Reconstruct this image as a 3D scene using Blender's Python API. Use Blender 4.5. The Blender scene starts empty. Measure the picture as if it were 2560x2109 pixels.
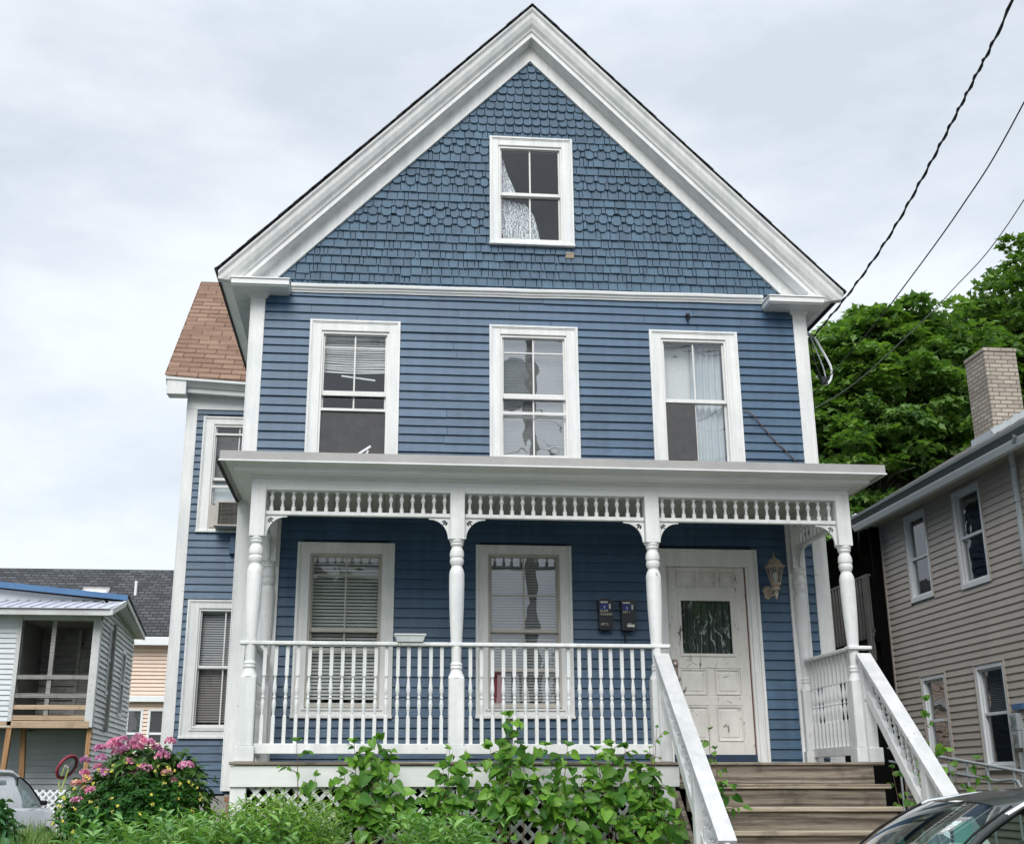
import bpy, math, random
import numpy as np
from math import sin, cos, pi, radians, sqrt, atan2
from mathutils import Vector, Matrix
random.seed(7); RNG = np.random.default_rng(11)
SC = bpy.context.scene
COL = SC.collection
ORG = {}

# ------------------------------------------------------------------ materials
def nmat(name):
    m = bpy.data.materials.new(name); m.use_nodes = True
    nt = m.node_tree; b = nt.nodes['Principled BSDF']
    return m, nt, b
def N(nt, t, **kw):
    n = nt.nodes.new(t)
    for k_, v in kw.items(): setattr(n, k_, v)
    return n
def ramp(nt, src, p0, c0, p1, c1):
    r = N(nt, 'ShaderNodeValToRGB')
    r.color_ramp.elements[0].position = p0; r.color_ramp.elements[0].color = (*c0, 1)
    r.color_ramp.elements[1].position = p1; r.color_ramp.elements[1].color = (*c1, 1)
    nt.links.new(src, r.inputs[0]); return r.outputs[0]
def coord(nt, scale=(1, 1, 1), rot=(0, 0, 0)):
    tc = N(nt, 'ShaderNodeTexCoord'); mp = N(nt, 'ShaderNodeMapping')
    mp.inputs['Scale'].default_value = scale; mp.inputs['Rotation'].default_value = rot
    nt.links.new(tc.outputs['Object'], mp.inputs[0]); return mp.outputs[0]
def noise(nt, vec, scale, detail=4, rough=.55):
    n = N(nt, 'ShaderNodeTexNoise'); n.inputs['Scale'].default_value = scale
    n.inputs['Detail'].default_value = detail; n.inputs['Roughness'].default_value = rough
    nt.links.new(vec, n.inputs['Vector']); return n.outputs['Fac']
def mixc(nt, fac, a, b, mode='MIX'):
    m = N(nt, 'ShaderNodeMix', data_type='RGBA', blend_type=mode)
    if isinstance(fac, (int, float)): m.inputs[0].default_value = fac
    else: nt.links.new(fac, m.inputs[0])
    for s, i in ((a, 6), (b, 7)):
        if isinstance(s, tuple): m.inputs[i].default_value = (*s, 1)
        else: nt.links.new(s, m.inputs[i])
    return m.outputs[2]
def bump(nt, b, h, strength=.3, dist=.01):
    n = N(nt, 'ShaderNodeBump'); n.inputs['Strength'].default_value = strength; n.inputs['Distance'].default_value = dist
    nt.links.new(h, n.inputs['Height']); nt.links.new(n.outputs[0], b.inputs['Normal'])
def paint(name, col, col2=None, rough=.55, grain=(1, 1, 1), bs=.25, bd=.004, chips=None, chip_amt=.0, island=0., spec=.35, streak=0.):
    """painted or plain surface: two tones, fine grain, optional chips where the paint has come off"""
    m, nt, b = nmat(name)
    col2 = col2 or tuple(c * .86 for c in col)
    v = coord(nt); big = noise(nt, v, 1.7, 5, .6)
    c = ramp(nt, big, .36, col2, .62, col)
    vg = coord(nt, grain); g = noise(nt, vg, 26, 5, .65)
    c = mixc(nt, .22, c, ramp(nt, g, .3, tuple(x * .72 for x in col), .7, tuple(min(1, x * 1.12) for x in col)))
    if island:
        gi = N(nt, 'ShaderNodeNewGeometry')
        c = mixc(nt, 1., c, ramp(nt, gi.outputs['Random Per Island'], 0, (1 - island,) * 3, 1, (1 + island * .6,) * 3), 'MULTIPLY')
    if streak:
        sn = noise(nt, coord(nt, (6, 6, .55)), 1.6, 5, .6)
        c = mixc(nt, streak, c, mixc(nt, 1., c, ramp(nt, sn, .34, (.70, .72, .74), .62, (1.16, 1.14, 1.12)), 'MULTIPLY'))
    if chips:
        ch = noise(nt, coord(nt, grain), 14, 8, .72)
        f = ramp(nt, ch, .66 - chip_amt, (0, 0, 0), .69 - chip_amt, (1, 1, 1))
        c = mixc(nt, f, c, chips)
    nt.links.new(c, b.inputs['Base Color'])
    b.inputs['Roughness'].default_value = rough; b.inputs['Specular IOR Level'].default_value = spec
    bump(nt, b, g, bs, bd)
    return m
def wood(name, c0, c1, axis=0, rough=.8):
    m, nt, b = nmat(name)
    sc = [17, 17, 17]; sc[axis] = .8
    v = coord(nt, tuple(sc)); n1 = noise(nt, v, 2.4, 8, .72)
    w = N(nt, 'ShaderNodeTexWave', wave_type='RINGS', rings_direction='XYZ'[axis]); w.inputs['Scale'].default_value = .5
    w.inputs['Distortion'].default_value = 9; w.inputs['Detail'].default_value = 4; nt.links.new(v, w.inputs[0])
    gi = N(nt, 'ShaderNodeNewGeometry')
    c = ramp(nt, n1, .42, c0, .60, c1)
    c = mixc(nt, .5, c, ramp(nt, w.outputs['Fac'], .1, c0, .8, c1))
    c = mixc(nt, 1., c, ramp(nt, gi.outputs['Random Per Island'], 0, (.75,) * 3, 1, (1.15,) * 3), 'MULTIPLY')
    st = noise(nt, coord(nt), 5, 3, .6)
    c = mixc(nt, ramp(nt, st, .55, (0, 0, 0), .75, (.6, .6, .6)), c, tuple(x * .35 for x in c0))
    nt.links.new(c, b.inputs['Base Color']); b.inputs['Roughness'].default_value = rough
    bump(nt, b, n1, .6, .006); return m
def leafmat(name, c0, c1, trans=.25, rough=.5, big=1.2, tint=(1.3, 1.5, .5)):
    m, nt, b = nmat(name)
    gi = N(nt, 'ShaderNodeNewGeometry')
    c = ramp(nt, gi.outputs['Random Per Island'], 0, c0, 1, c1)
    n = noise(nt, coord(nt), big, 3)
    c = mixc(nt, 1., c, ramp(nt, n, .35, (.72, .78, .8), .65, (1.2, 1.15, .95)), 'MULTIPLY')
    nt.links.new(c, b.inputs['Base Color']); b.inputs['Roughness'].default_value = rough
    b.inputs['Specular IOR Level'].default_value = .3
    tr = N(nt, 'ShaderNodeBsdfTranslucent'); nt.links.new(mixc(nt, 1., c, tint, 'MULTIPLY'), tr.inputs[0])
    mx = N(nt, 'ShaderNodeMixShader'); mx.inputs[0].default_value = trans
    nt.links.new(b.outputs[0], mx.inputs[1]); nt.links.new(tr.outputs[0], mx.inputs[2])
    nt.links.new(mx.outputs[0], nt.nodes['Material Output'].inputs[0]); return m
def shingle_mat(name, c0, c1, w, h, mortar=(.02, .02, .02), axis='xz', msize=.012, island=False, offs=.5):
    """brick-like courses: asphalt shingles or bricks"""
    m, nt, b = nmat(name)
    tc = N(nt, 'ShaderNodeTexCoord'); sp = N(nt, 'ShaderNodeSeparateXYZ'); cb = N(nt, 'ShaderNodeCombineXYZ')
    nt.links.new(tc.outputs['Object'], sp.inputs[0])
    ax = {'x': 0, 'y': 1, 'z': 2}
    if axis == 'wrap':
        ad = N(nt, 'ShaderNodeMath', operation='ADD'); nt.links.new(sp.outputs[0], ad.inputs[0]); nt.links.new(sp.outputs[1], ad.inputs[1])
        nt.links.new(ad.outputs[0], cb.inputs[0]); nt.links.new(sp.outputs[2], cb.inputs[1])
    else:
        nt.links.new(sp.outputs[ax[axis[0]]], cb.inputs[0]); nt.links.new(sp.outputs[ax[axis[1]]], cb.inputs[1])
    br = N(nt, 'ShaderNodeTexBrick'); br.offset = offs
    br.inputs['Scale'].default_value = 1; br.inputs['Brick Width'].default_value = w; br.inputs['Row Height'].default_value = h
    br.inputs['Mortar Size'].default_value = msize; br.inputs['Color1'].default_value = (*c0, 1); br.inputs['Color2'].default_value = (*c1, 1)
    br.inputs['Mortar'].default_value = (*mortar, 1); br.inputs['Mortar Smooth'].default_value = .2
    nt.links.new(cb.outputs[0], br.inputs['Vector'])
    g = noise(nt, coord(nt), 60, 4, .7); g2 = noise(nt, coord(nt), 1.2, 4, .6)
    c = mixc(nt, 1., br.outputs['Color'], ramp(nt, g, .3, (.75,) * 3, .7, (1.25,) * 3), 'MULTIPLY')
    c = mixc(nt, 1., c, ramp(nt, g2, .3, (.8,) * 3, .7, (1.12,) * 3), 'MULTIPLY')
    nt.links.new(c, b.inputs['Base Color']); b.inputs['Roughness'].default_value = .9
    iv = N(nt, 'ShaderNodeMath', operation='SUBTRACT'); iv.inputs[0].default_value = 1; nt.links.new(br.outputs['Fac'], iv.inputs[1])
    bump(nt, b, iv.outputs[0], .6, .008); return m
def glassmat(name, tint=(.9, .95, .95), refl=1., rough=0.0, wav=.02):
    m, nt, b = nmat(name); nt.nodes.remove(b)
    lw = N(nt, 'ShaderNodeLayerWeight'); lw.inputs['Blend'].default_value = .5
    fr = N(nt, 'ShaderNodeMath', operation='POWER'); fr.inputs[1].default_value = 4.; nt.links.new(lw.outputs['Facing'], fr.inputs[0])
    g = N(nt, 'ShaderNodeBsdfGlossy'); g.inputs['Roughness'].default_value = rough; g.inputs[0].default_value = (.95, .97, 1, 1)
    t = N(nt, 'ShaderNodeBsdfTransparent'); t.inputs[0].default_value = (*tint, 1)
    mu = N(nt, 'ShaderNodeMath', operation='MULTIPLY', use_clamp=True); mu.inputs[1].default_value = refl
    ad = N(nt, 'ShaderNodeMath', operation='ADD', use_clamp=True); ad.inputs[1].default_value = .065 * refl
    nt.links.new(fr.outputs[0], mu.inputs[0]); nt.links.new(mu.outputs[0], ad.inputs[0])
    mx = N(nt, 'ShaderNodeMixShader'); nt.links.new(ad.outputs[0], mx.inputs[0])
    nt.links.new(t.outputs[0], mx.inputs[1]); nt.links.new(g.outputs[0], mx.inputs[2])
    nt.links.new(mx.outputs[0], nt.nodes['Material Output'].inputs[0])
    if wav:
        n = noise(nt, coord(nt), 2.2, 2); bp = N(nt, 'ShaderNodeBump'); bp.inputs['Strength'].default_value = wav; bp.inputs['Distance'].default_value = .2
        nt.links.new(n, bp.inputs['Height']); nt.links.new(bp.outputs[0], g.inputs['Normal'])
    return m
def plain(name, col, rough=.5, metal=0., spec=.5, coat=0.):
    m, nt, b = nmat(name)
    g = noise(nt, coord(nt), 9, 4, .6)
    c = ramp(nt, g, .3, tuple(x * .85 for x in col), .7, tuple(min(1, x * 1.1) for x in col))
    nt.links.new(c, b.inputs['Base Color'])
    b.inputs['Roughness'].default_value = rough; b.inputs['Metallic'].default_value = metal; b.inputs['Specular IOR Level'].default_value = spec
    b.inputs['Coat Weight'].default_value = coat; return m

M = dict(
 white=paint('white_paint', (.80, .81, .80), (.71, .73, .725), .5, grain=(1, 1, .25), streak=.35, chips=(.42, .40, .37), chip_amt=-.06),
 white_h=paint('white_paint_boards', (.80, .81, .80), (.70, .72, .71), .5, grain=(.2, 1, 1), chips=(.45, .42, .38), chip_amt=-.05),
 white_worn=paint('worn_white_paint', (.80, .81, .81), (.68, .70, .69), .55, grain=(.5, .5, .5), streak=.4, chips=(.33, .31, .28), chip_amt=.005),
 vinyl=paint('white_vinyl', (.82, .84, .85), (.76, .78, .79), .4, bs=.1),
 sash=paint('sash_white', (.80, .80, .78), (.70, .70, .68), .45, chips=(.5, .48, .45), chip_amt=-.05),
 cream=paint('cream_storm_frame', (.52, .50, .45), (.42, .40, .36), .45),
 blue=paint('blue_siding_paint', (.051, .113, .194), (.038, .090, .160), .46, grain=(.25, 1, 1), bs=.6, bd=.008, island=.13, spec=.5, streak=.5),
 bluesh=paint('blue_shingle_paint', (.073, .138, .205), (.052, .104, .162), .55, grain=(3, 3, .5), bs=.7, bd=.008, island=.15, streak=.6, chips=(.17, .20, .23), chip_amt=-.04, spec=.4),
 blueback=plain('blue_backing_shaded', (.02, .045, .085), .8),  # same blue paint, darkened for the shade in gaps between boards and shingles
 darkroof=shingle_mat('dark_asphalt_shingles', (.035, .037, .042), (.085, .09, .10), .32, .13, (.012, .012, .014), 'xz', .02),
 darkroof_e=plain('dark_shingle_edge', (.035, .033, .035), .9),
 orangeroof=shingle_mat('tan_brown_shingles', (.20, .118, .080), (.29, .182, .128), .30, .115, (.12, .065, .045), 'xz', .009),
 greyroof=shingle_mat('pale_grey_shingles', (.30, .28, .27), (.42, .40, .385), .30, .14, (.16, .15, .15), 'yz', .014),
 brick=shingle_mat('whitewashed_brick', (.30, .265, .22), (.44, .395, .33), .20, .066, (.17, .145, .12), 'wrap', .010),
 redbrick=shingle_mat('brick_foundation', (.28, .13, .09), (.36, .22, .16), .21, .07, (.34, .31, .28), 'wrap', .012),
 alum=paint('grey_aluminium', (.42, .41, .40), (.34, .335, .33), .45, bs=.05),
 gutter=paint('gutter_grey_white', (.42, .46, .48), (.36, .40, .42), .4, bs=.05),
 gutter_d=paint('dull_grey_gutter', (.20, .225, .225), (.16, .18, .18), .5, bs=.05),
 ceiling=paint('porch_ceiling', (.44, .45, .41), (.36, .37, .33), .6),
 wooddeck=wood('weathered_step_boards', (.075, .058, .043), (.34, .29, .23), 0),
 woodtread=wood('worn_tread_boards', (.17, .135, .095), (.52, .45, .34), 0),
 postwood=wood('new_lumber', (.30, .16, .07), (.46, .28, .14), 2),
 beamwood=wood('pale_lumber', (.42, .30, .19), (.60, .46, .32), 0),
 greywood=wood('grey_weathered_wood', (.10, .095, .085), (.25, .24, .215), 2),
 greywoodx=wood('grey_weathered_rail', (.16, .16, .15), (.40, .40, .37), 0),
 shade_scratch=plain('shade_and_scratch_black', (.003, .0028, .003), .95, 0, .1),  # near-black: deep shade painted into recesses and backing walls; also door scratches
 picket=wood('dark_grey_pickets', (.05, .048, .045), (.15, .145, .135), 2),
 railwhite=paint('scuffed_rail_paint', (.62, .63, .63), (.52, .53, .53), .6, grain=(.5, .5, .5), chips=(.16, .16, .15), chip_amt=.012, streak=.4),
 taupe=paint('taupe_vinyl_siding', (.54, .475, .41), (.48, .425, .37), .5, grain=(1, .3, 1), bs=.4, bd=.004, island=.04),
 lightvinyl=paint('white_blue_vinyl_siding', (.66, .70, .73), (.56, .60, .63), .45, grain=(.3, 1, 1), bs=.2, island=.05),
 oldwhite=paint('old_white_clapboard', (.66, .68, .68), (.5, .51, .51), .6, chips=(.26, .24, .22), chip_amt=.03, island=.1),
 peach=paint('peach_vinyl_siding', (.76, .60, .49), (.68, .53, .43), .5, island=.04),
 metalroof=paint('galvanised_roof', (.56, .58, .64), (.48, .50, .57), .4, bs=.1),
 bluemetal=paint('blue_metal_trim', (.085, .19, .36), (.07, .15, .30), .4, bs=.1),
 door=paint('peeling_door_paint', (.76, .75, .71), (.58, .57, .53), .6, grain=(1, 1, .4), chips=(.17, .15, .13), chip_amt=.050),
 rust=plain('red_brown_weatherstrip', (.17, .055, .04), .7),
 brass=plain('tarnished_metal', (.33, .27, .24), .4, .8),
 lampmetal=paint('aged_lantern_metal', (.42, .35, .27), (.26, .21, .16), .5, chips=(.75, .75, .73), chip_amt=.04),
 black=plain('black_plastic', (.012, .012, .014), .35),
 boxblack=plain('black_painted_metal', (.010, .011, .018), .3, 0, .6),
 rubber=plain('black_rubber', (.01, .01, .01), .8),
 cable=plain('black_cable', (.012, .011, .012), .6),
 label_w=plain('sticker_white', (.75, .74, .70), .6),
 label_b=plain('sticker_blue', (.02, .035, .22), .5),
 letters=plain('letter_yellow_white', (.78, .75, .55), .6),
 blind=paint('blind_slats', (.72, .72, .70), (.64, .64, .62), .5, bs=.05),
 blind_d=paint('grey_blind_slats', (.50, .50, .50), (.42, .42, .42), .5, bs=.05),
 blind_b=paint('taupe_blind_slats', (.30, .27, .26), (.24, .22, .21), .5, bs=.05),
 screen=plain('insect_screen', (.075, .075, .078), .8),
 room=plain('dim_interior', (.10, .095, .09), .9),
 tyre_red=plain('dull_red_tyre', (.30, .03, .06), .6),
 cloth_red=plain('red_cloth', (.28, .02, .03), .8),
 glass=glassmat('window_glass', (.93, .96, .96), 1.3),
 glass_m=glassmat('mirror_like_window_glass', (.92, .95, .95), 2.4, wav=.010),

 glass_p=glassmat('pole_reflecting_glass', (.90, .93, .93), 4.6, wav=.012),
 carglass_d=glassmat('dark_side_glass', (.30, .36, .35), .55, wav=.0),
 glass_n=glassmat('darker_window_glass', (.80, .84, .85), .9),
 glass_l=glassmat('lantern_glass', (.8, .82, .78), 1.5),
 carglass=glassmat('car_glass', (.42, .55, .50), 2.0, wav=.0),
 plastic=plain('translucent_plastic', (.66, .70, .70), .4),
 concrete=paint('concrete', (.42, .41, .39), (.32, .31, .30), .85),
 asphalt=paint('asphalt', (.13, .13, .128), (.10, .10, .10), .9, bs=.6),
 soil=paint('grass_and_soil', (.055, .085, .03), (.045, .05, .025), .95, bs=.8, bd=.03),
 bark=wood('tree_bark', (.05, .04, .03), (.13, .11, .09), 2),
 stem=plain('plant_stem_reddish', (.12, .07, .045), .6),
 stemg=plain('plant_stem_green', (.09, .15, .04), .6),
 maple=leafmat('maple_leaves', (.065, .145, .04), (.20, .32, .095), .34, .5, .8),
 maple2=leafmat('maple_leaves_dark', (.05, .115, .03), (.15, .25, .065), .3, .5, .8),
 knot=leafmat('knotweed_leaves', (.035, .13, .018), (.20, .40, .06), .32, .40, 5),
 weed=leafmat('goldenrod_leaves', (.10, .22, .05), (.32, .50, .13), .25, .5, 2),
 dock=leafmat('broad_weed_leaves', (.09, .22, .07), (.26, .46, .16), .25, .4, 2),
 rhodo=leafmat('rhododendron_leaves', (.035, .10, .02), (.09, .19, .035), .15, .4),
 shrub=leafmat('dark_shrub_leaves', (.015, .075, .012), (.05, .19, .022), .2, .5),
 palegreen=leafmat('pale_big_leaves', (.05, .16, .06), (.11, .25, .10), .25, .4, 2),
 pink=leafmat('pink_blossom', (.74, .20, .48), (.95, .64, .80), .3, .6, 3, (1., .8, 1.)),
 pink2=leafmat('faded_blossom', (.62, .30, .36), (.80, .56, .50), .25, .6, 3, (1., .9, .8)),
 yellow=leafmat('yellow_blossom', (.75, .62, .05), (.88, .82, .25), .2, .6, 3, (1., 1., .4)),
 grassb=leafmat('grass_blades', (.07, .15, .03), (.18, .28, .07), .25, .5, 2),
)
def lacemat():
    m, nt, b = nmat('lace_curtain')
    v = coord(nt); vo = N(nt, 'ShaderNodeTexVoronoi', feature='DISTANCE_TO_EDGE'); vo.inputs['Scale'].default_value = 16; nt.links.new(v, vo.inputs[0])
    w = N(nt, 'ShaderNodeTexWave'); w.inputs['Scale'].default_value = 9; w.inputs['Distortion'].default_value = 14; w.inputs['Detail Scale'].default_value = 2; nt.links.new(v, w.inputs[0])
    f = ramp(nt, w.outputs[1], .35, (.28, .29, .31), .65, (.80, .82, .85))
    nt.links.new(f, b.inputs['Base Color']); b.inputs['Roughness'].default_value = .8; return m
M['lace'] = lacemat()
M['curtain'] = paint('sheer_curtain', (.62, .66, .68), (.46, .51, .54), .8, grain=(6, 6, .3), bs=.3)
def swirlmat():
    m, nt, b = nmat('dark_swirled_door_curtain')
    v = coord(nt, (1, 1, .55)); w = N(nt, 'ShaderNodeTexWave'); w.inputs['Scale'].default_value = 3.2; w.inputs['Distortion'].default_value = 16; w.inputs['Detail'].default_value = 3; w.inputs['Detail Scale'].default_value = 1.6; nt.links.new(v, w.inputs[0])
    c = ramp(nt, w.outputs['Fac'], .86, (.018, .026, .024), .97, (.42, .48, .46))
    g = noise(nt, coord(nt), 7, 4); c = mixc(nt, ramp(nt, g, .46, (1, 1, 1), .6, (0, 0, 0)), c, (.02, .03, .028))
    nt.links.new(c, b.inputs['Base Color']); b.inputs['Roughness'].default_value = .5; return m
M['doorcurtain'] = swirlmat()

# ------------------------------------------------------------------ geometry helpers
def rot_to(n):
    return Vector(n).to_track_quat('Z', 'Y').to_matrix()
class MB:
    def __init__(s): s.v = []; s.f = []
    def add(s, vs, fs):
        o = len(s.v); s.v += [tuple(p) for p in vs]; s.f += [tuple(i + o for i in f) for f in fs]; return s
    def box(s, x0, x1, y0, y1, z0, z1):
        if x0 > x1: x0, x1 = x1, x0
        if y0 > y1: y0, y1 = y1, y0
        if z0 > z1: z0, z1 = z1, z0
        return s.add([(x0, y0, z0), (x1, y0, z0), (x1, y1, z0), (x0, y1, z0), (x0, y0, z1), (x1, y0, z1), (x1, y1, z1), (x0, y1, z1)],
              [(0, 3, 2, 1), (4, 5, 6, 7), (0, 1, 5, 4), (1, 2, 6, 5), (2, 3, 7, 6), (3, 0, 4, 7)])
    def cbox(s, x0, x1, y0, y1, z0, z1, c=.004):
        """box with chamfered edges"""
        X = (x0, x0 + c, x1 - c, x1); Y = (y0, y0 + c, y1 - c, y1); Z = (z0, z0 + c, z1 - c, z1)
        idx = {}; vs = []
        def V(i, j, k):
            if (i, j, k) not in idx: idx[(i, j, k)] = len(vs); vs.append((X[i], Y[j], Z[k]))
            return idx[(i, j, k)]
        f = [(V(1, 1, 0), V(1, 2, 0), V(2, 2, 0), V(2, 1, 0)), (V(1, 1, 3), V(2, 1, 3), V(2, 2, 3), V(1, 2, 3)),
             (V(1, 0, 1), V(2, 0, 1), V(2, 0, 2), V(1, 0, 2)), (V(1, 3, 1), V(1, 3, 2), V(2, 3, 2), V(2, 3, 1)),
             (V(0, 1, 1), V(0, 1, 2), V(0, 2, 2), V(0, 2, 1)), (V(3, 1, 1), V(3, 2, 1), V(3, 2, 2), V(3, 1, 2))]
        for a, A in ((0, 1), (3, 2)):
            for b, B in ((0, 1), (3, 2)):
                f.append((V(a, B, 1), V(A, b, 1), V(A, b, 2), V(a, B, 2)))
                f.append((V(a, 1, B), V(A, 1, b), V(A, 2, b), V(a, 2, B)))
                f.append((V(1, a, B), V(1, A, b), V(2, A, b), V(2, a, B)))
                for d, Dd in ((0, 1), (3, 2)): f.append((V(a, B, Dd), V(A, b, Dd), V(A, B, d)))
        return s.add(vs, f)
    def quad(s, *p): return s.add(p, [tuple(range(len(p)))])
    def hexa(s, b, t):
        """8 corners: bottom loop b (4), top loop t (4)"""
        return s.add(list(b) + list(t), [(3, 2, 1, 0), (4, 5, 6, 7), (0, 1, 5, 4), (1, 2, 6, 5), (2, 3, 7, 6), (3, 0, 4, 7)])
    def beam(s, a, b, w, h, up=(0, 0, 1)):
        a = Vector(a); b = Vector(b); d = (b - a).normalized(); sd = d.cross(Vector(up)).normalized() * w / 2; u = sd.normalized().cross(d) * h / 2
        q = lambda p: [p - sd - u, p + sd - u, p + sd + u, p - sd + u]
        A = q(a); B = q(b)
        return s.add(A + B, [(0, 1, 2, 3), (7, 6, 5, 4), (0, 4, 5, 1), (1, 5, 6, 2), (2, 6, 7, 3), (3, 7, 4, 0)])
    def tube(s, pts, r, n=8, closed=False):
        pts = [Vector(p) for p in pts]; m = len(pts); rs = r if isinstance(r, (list, tuple)) else [r] * m
        vs = []; fs = []; ref = Vector((0, 0, 1))
        for i, p in enumerate(pts):
            a = pts[(i - 1) % m] if (i > 0 or closed) else p; b = pts[(i + 1) % m] if (i < m - 1 or closed) else p
            d = (b - a).normalized()
            u = d.cross(ref)
            if u.length < .05: u = d.cross(Vector((1, 0, 0)))
            u.normalize(); w = d.cross(u)
            for k in range(n):
                t = 2 * pi * k / n; vs.append(p + (u * cos(t) + w * sin(t)) * rs[i])
        for i in range(m if closed else m - 1):
            j = (i + 1) % m
            for k in range(n): fs.append((i * n + k, i * n + (k + 1) % n, j * n + (k + 1) % n, j * n + k))
        if not closed: fs += [tuple(range(n))[::-1], tuple(range((m - 1) * n, m * n))]
        return s.add(vs, fs)
    def lathe(s, prof, c=(0, 0, 0), n=16, R=None, sq=False):
        """prof: (r, z) up the axis"""
        vs = []; fs = []; c = Vector(c)
        for r, z in prof:
            for k in range(n):
                t = 2 * pi * (k + .5) / n; p = Vector((r * cos(t), r * sin(t), z))
                if R is not None: p = R @ p
                vs.append(c + p)
        m = len(prof)
        for i in range(m - 1):
            for k in range(n): fs.append((i * n + k, i * n + (k + 1) % n, (i + 1) * n + (k + 1) % n, (i + 1) * n + k))
        fs += [tuple(range(n))[::-1], tuple(range((m - 1) * n, m * n))]
        return s.add(vs, fs)
    def prism(s, pts, d):
        """polygon pts (3-D, planar) pushed along d"""
        n = len(pts); d = Vector(d); a = [Vector(p) for p in pts]; b = [p + d for p in a]
        return s.add(a + b, [tuple(range(n)), tuple(range(2 * n - 1, n - 1, -1))] + [(i, n + i, n + (i + 1) % n, (i + 1) % n) for i in range(n)])
    def build(s, name, mat, parent=None, smooth=False, fix=True):
        o = Vector(ORG.get(parent.name, (0, 0, 0))) if parent else Vector((0, 0, 0))
        me = bpy.data.meshes.new(name)
        me.from_pydata([tuple(Vector(p) - o) for p in s.v], [], s.f)
        if fix: fixn(me)
        if smooth: me.polygons.foreach_set('use_smooth', [True] * len(me.polygons))
        me.materials.append(M[mat]); me.update()
        ob = bpy.data.objects.new(name, me); COL.objects.link(ob)
        if parent: ob.parent = parent
        ORG[ob.name] = tuple(o); return ob
import bmesh
def fixn(me):
    bm = bmesh.new(); bm.from_mesh(me); bmesh.ops.recalc_face_normals(bm, faces=bm.faces); bm.to_mesh(me); bm.free()
def thing(name, loc, label, cat, group=None, rotz=0, local=False):
    o = bpy.data.objects.new(name, None); COL.objects.link(o); o.location = loc; o.rotation_euler = (0, 0, rotz)
    o.empty_display_size = .3; ORG[o.name] = (0, 0, 0) if local else tuple(loc)
    return tag(o, label, cat, group)
def tag(o, label=None, cat=None, group=None, kind=None):
    for k_, v in (('label', label), ('category', cat), ('group', group), ('kind', kind)):
        if v: o[k_] = v
    return o
def inst(src, parent, loc, rz=0, name=None, sc=None):
    """copy of a mesh object placed at a world point, parented"""
    o = src.copy(); COL.objects.link(o); o.parent = parent
    if name: o.name = name
    po = Vector(ORG.get(parent.name, (0, 0, 0))) if parent else Vector((0, 0, 0))
    o.location = Vector(loc) - po; o.rotation_euler = (0, 0, rz)
    if sc: o.scale = sc
    ORG[o.name] = tuple(loc); return o
class First:
    """first call moves the prototype itself, later ones copy it"""
    def __init__(s, ob): s.ob = ob; s.used = False
    def put(s, parent, loc, rz=0, sc=None, jit=0.):
        o = s._put(parent, loc, rz, sc)
        if jit: o.rotation_euler = (random.uniform(-jit, jit), random.uniform(-jit, jit), rz + random.uniform(-.06, .06))
        return o
    def _put(s, parent, loc, rz=0, sc=None):
        if not s.used:
            s.used = True; o = s.ob; o.parent = parent
            po = Vector(ORG.get(parent.name, (0, 0, 0))); o.location = Vector(loc) - po; o.rotation_euler = (0, 0, rz)
            if sc: o.scale = sc
            return o
        return inst(s.ob, parent, loc, rz, s.ob.name.split('.')[0], sc)
def curve_mesh(name, splines, ext, mat, parent, M4, bev=0.):
    """flat outline with holes (list of 2-D point loops), given thickness, placed by matrix"""
    cu = bpy.data.curves.new(name, 'CURVE'); cu.dimensions = '2D'; cu.fill_mode = 'BOTH'; cu.extrude = ext; cu.bevel_depth = bev
    for pts in splines:
        sp = cu.splines.new('POLY'); sp.points.add(len(pts) - 1)
        for p, q in zip(sp.points, pts): p.co = (q[0], q[1], 0, 1)
        sp.use_cyclic_u = True
    t = bpy.data.objects.new(name, cu); me = bpy.data.meshes.new_from_object(t); bpy.data.objects.remove(t)
    o = Vector(ORG.get(parent.name, (0, 0, 0))) if parent else Vector((0, 0, 0))
    me.transform(Matrix.Translation(-o) @ M4); me.materials.clear(); me.materials.append(M[mat])
    ob = bpy.data.objects.new(name, me); COL.objects.link(ob); ob.parent = parent; ORG[ob.name] = tuple(o); return ob
def text_mesh(name, s, size, mat, parent, M4, ext=.0008):
    cu = bpy.data.curves.new(name, 'FONT'); cu.body = s; cu.size = size; cu.extrude = ext
    t = bpy.data.objects.new(name, cu); me = bpy.data.meshes.new_from_object(t); bpy.data.objects.remove(t)
    o = Vector(ORG.get(parent.name, (0, 0, 0)))
    me.transform(Matrix.Translation(-o) @ M4); me.materials.clear(); me.materials.append(M[mat])
    ob = bpy.data.objects.new(name, me); COL.objects.link(ob); ob.parent = parent; ORG[ob.name] = tuple(o); return ob

def clipz(ob, z, keep_above=True):
    """cut a part off square at a height"""
    oz = ORG.get(ob.name, (0, 0, 0))[2]; bm = bmesh.new(); bm.from_mesh(ob.data)
    r = bmesh.ops.bisect_plane(bm, geom=bm.verts[:] + bm.edges[:] + bm.faces[:], plane_co=(0, 0, z - oz), plane_no=(0, 0, 1), clear_inner=keep_above, clear_outer=not keep_above)
    ed = [e for e in r['geom_cut'] if isinstance(e, bmesh.types.BMEdge)]
    try: bmesh.ops.contextual_create(bm, geom=ed)
    except Exception: pass
    bm.to_mesh(ob.data); bm.free(); return ob
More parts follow.
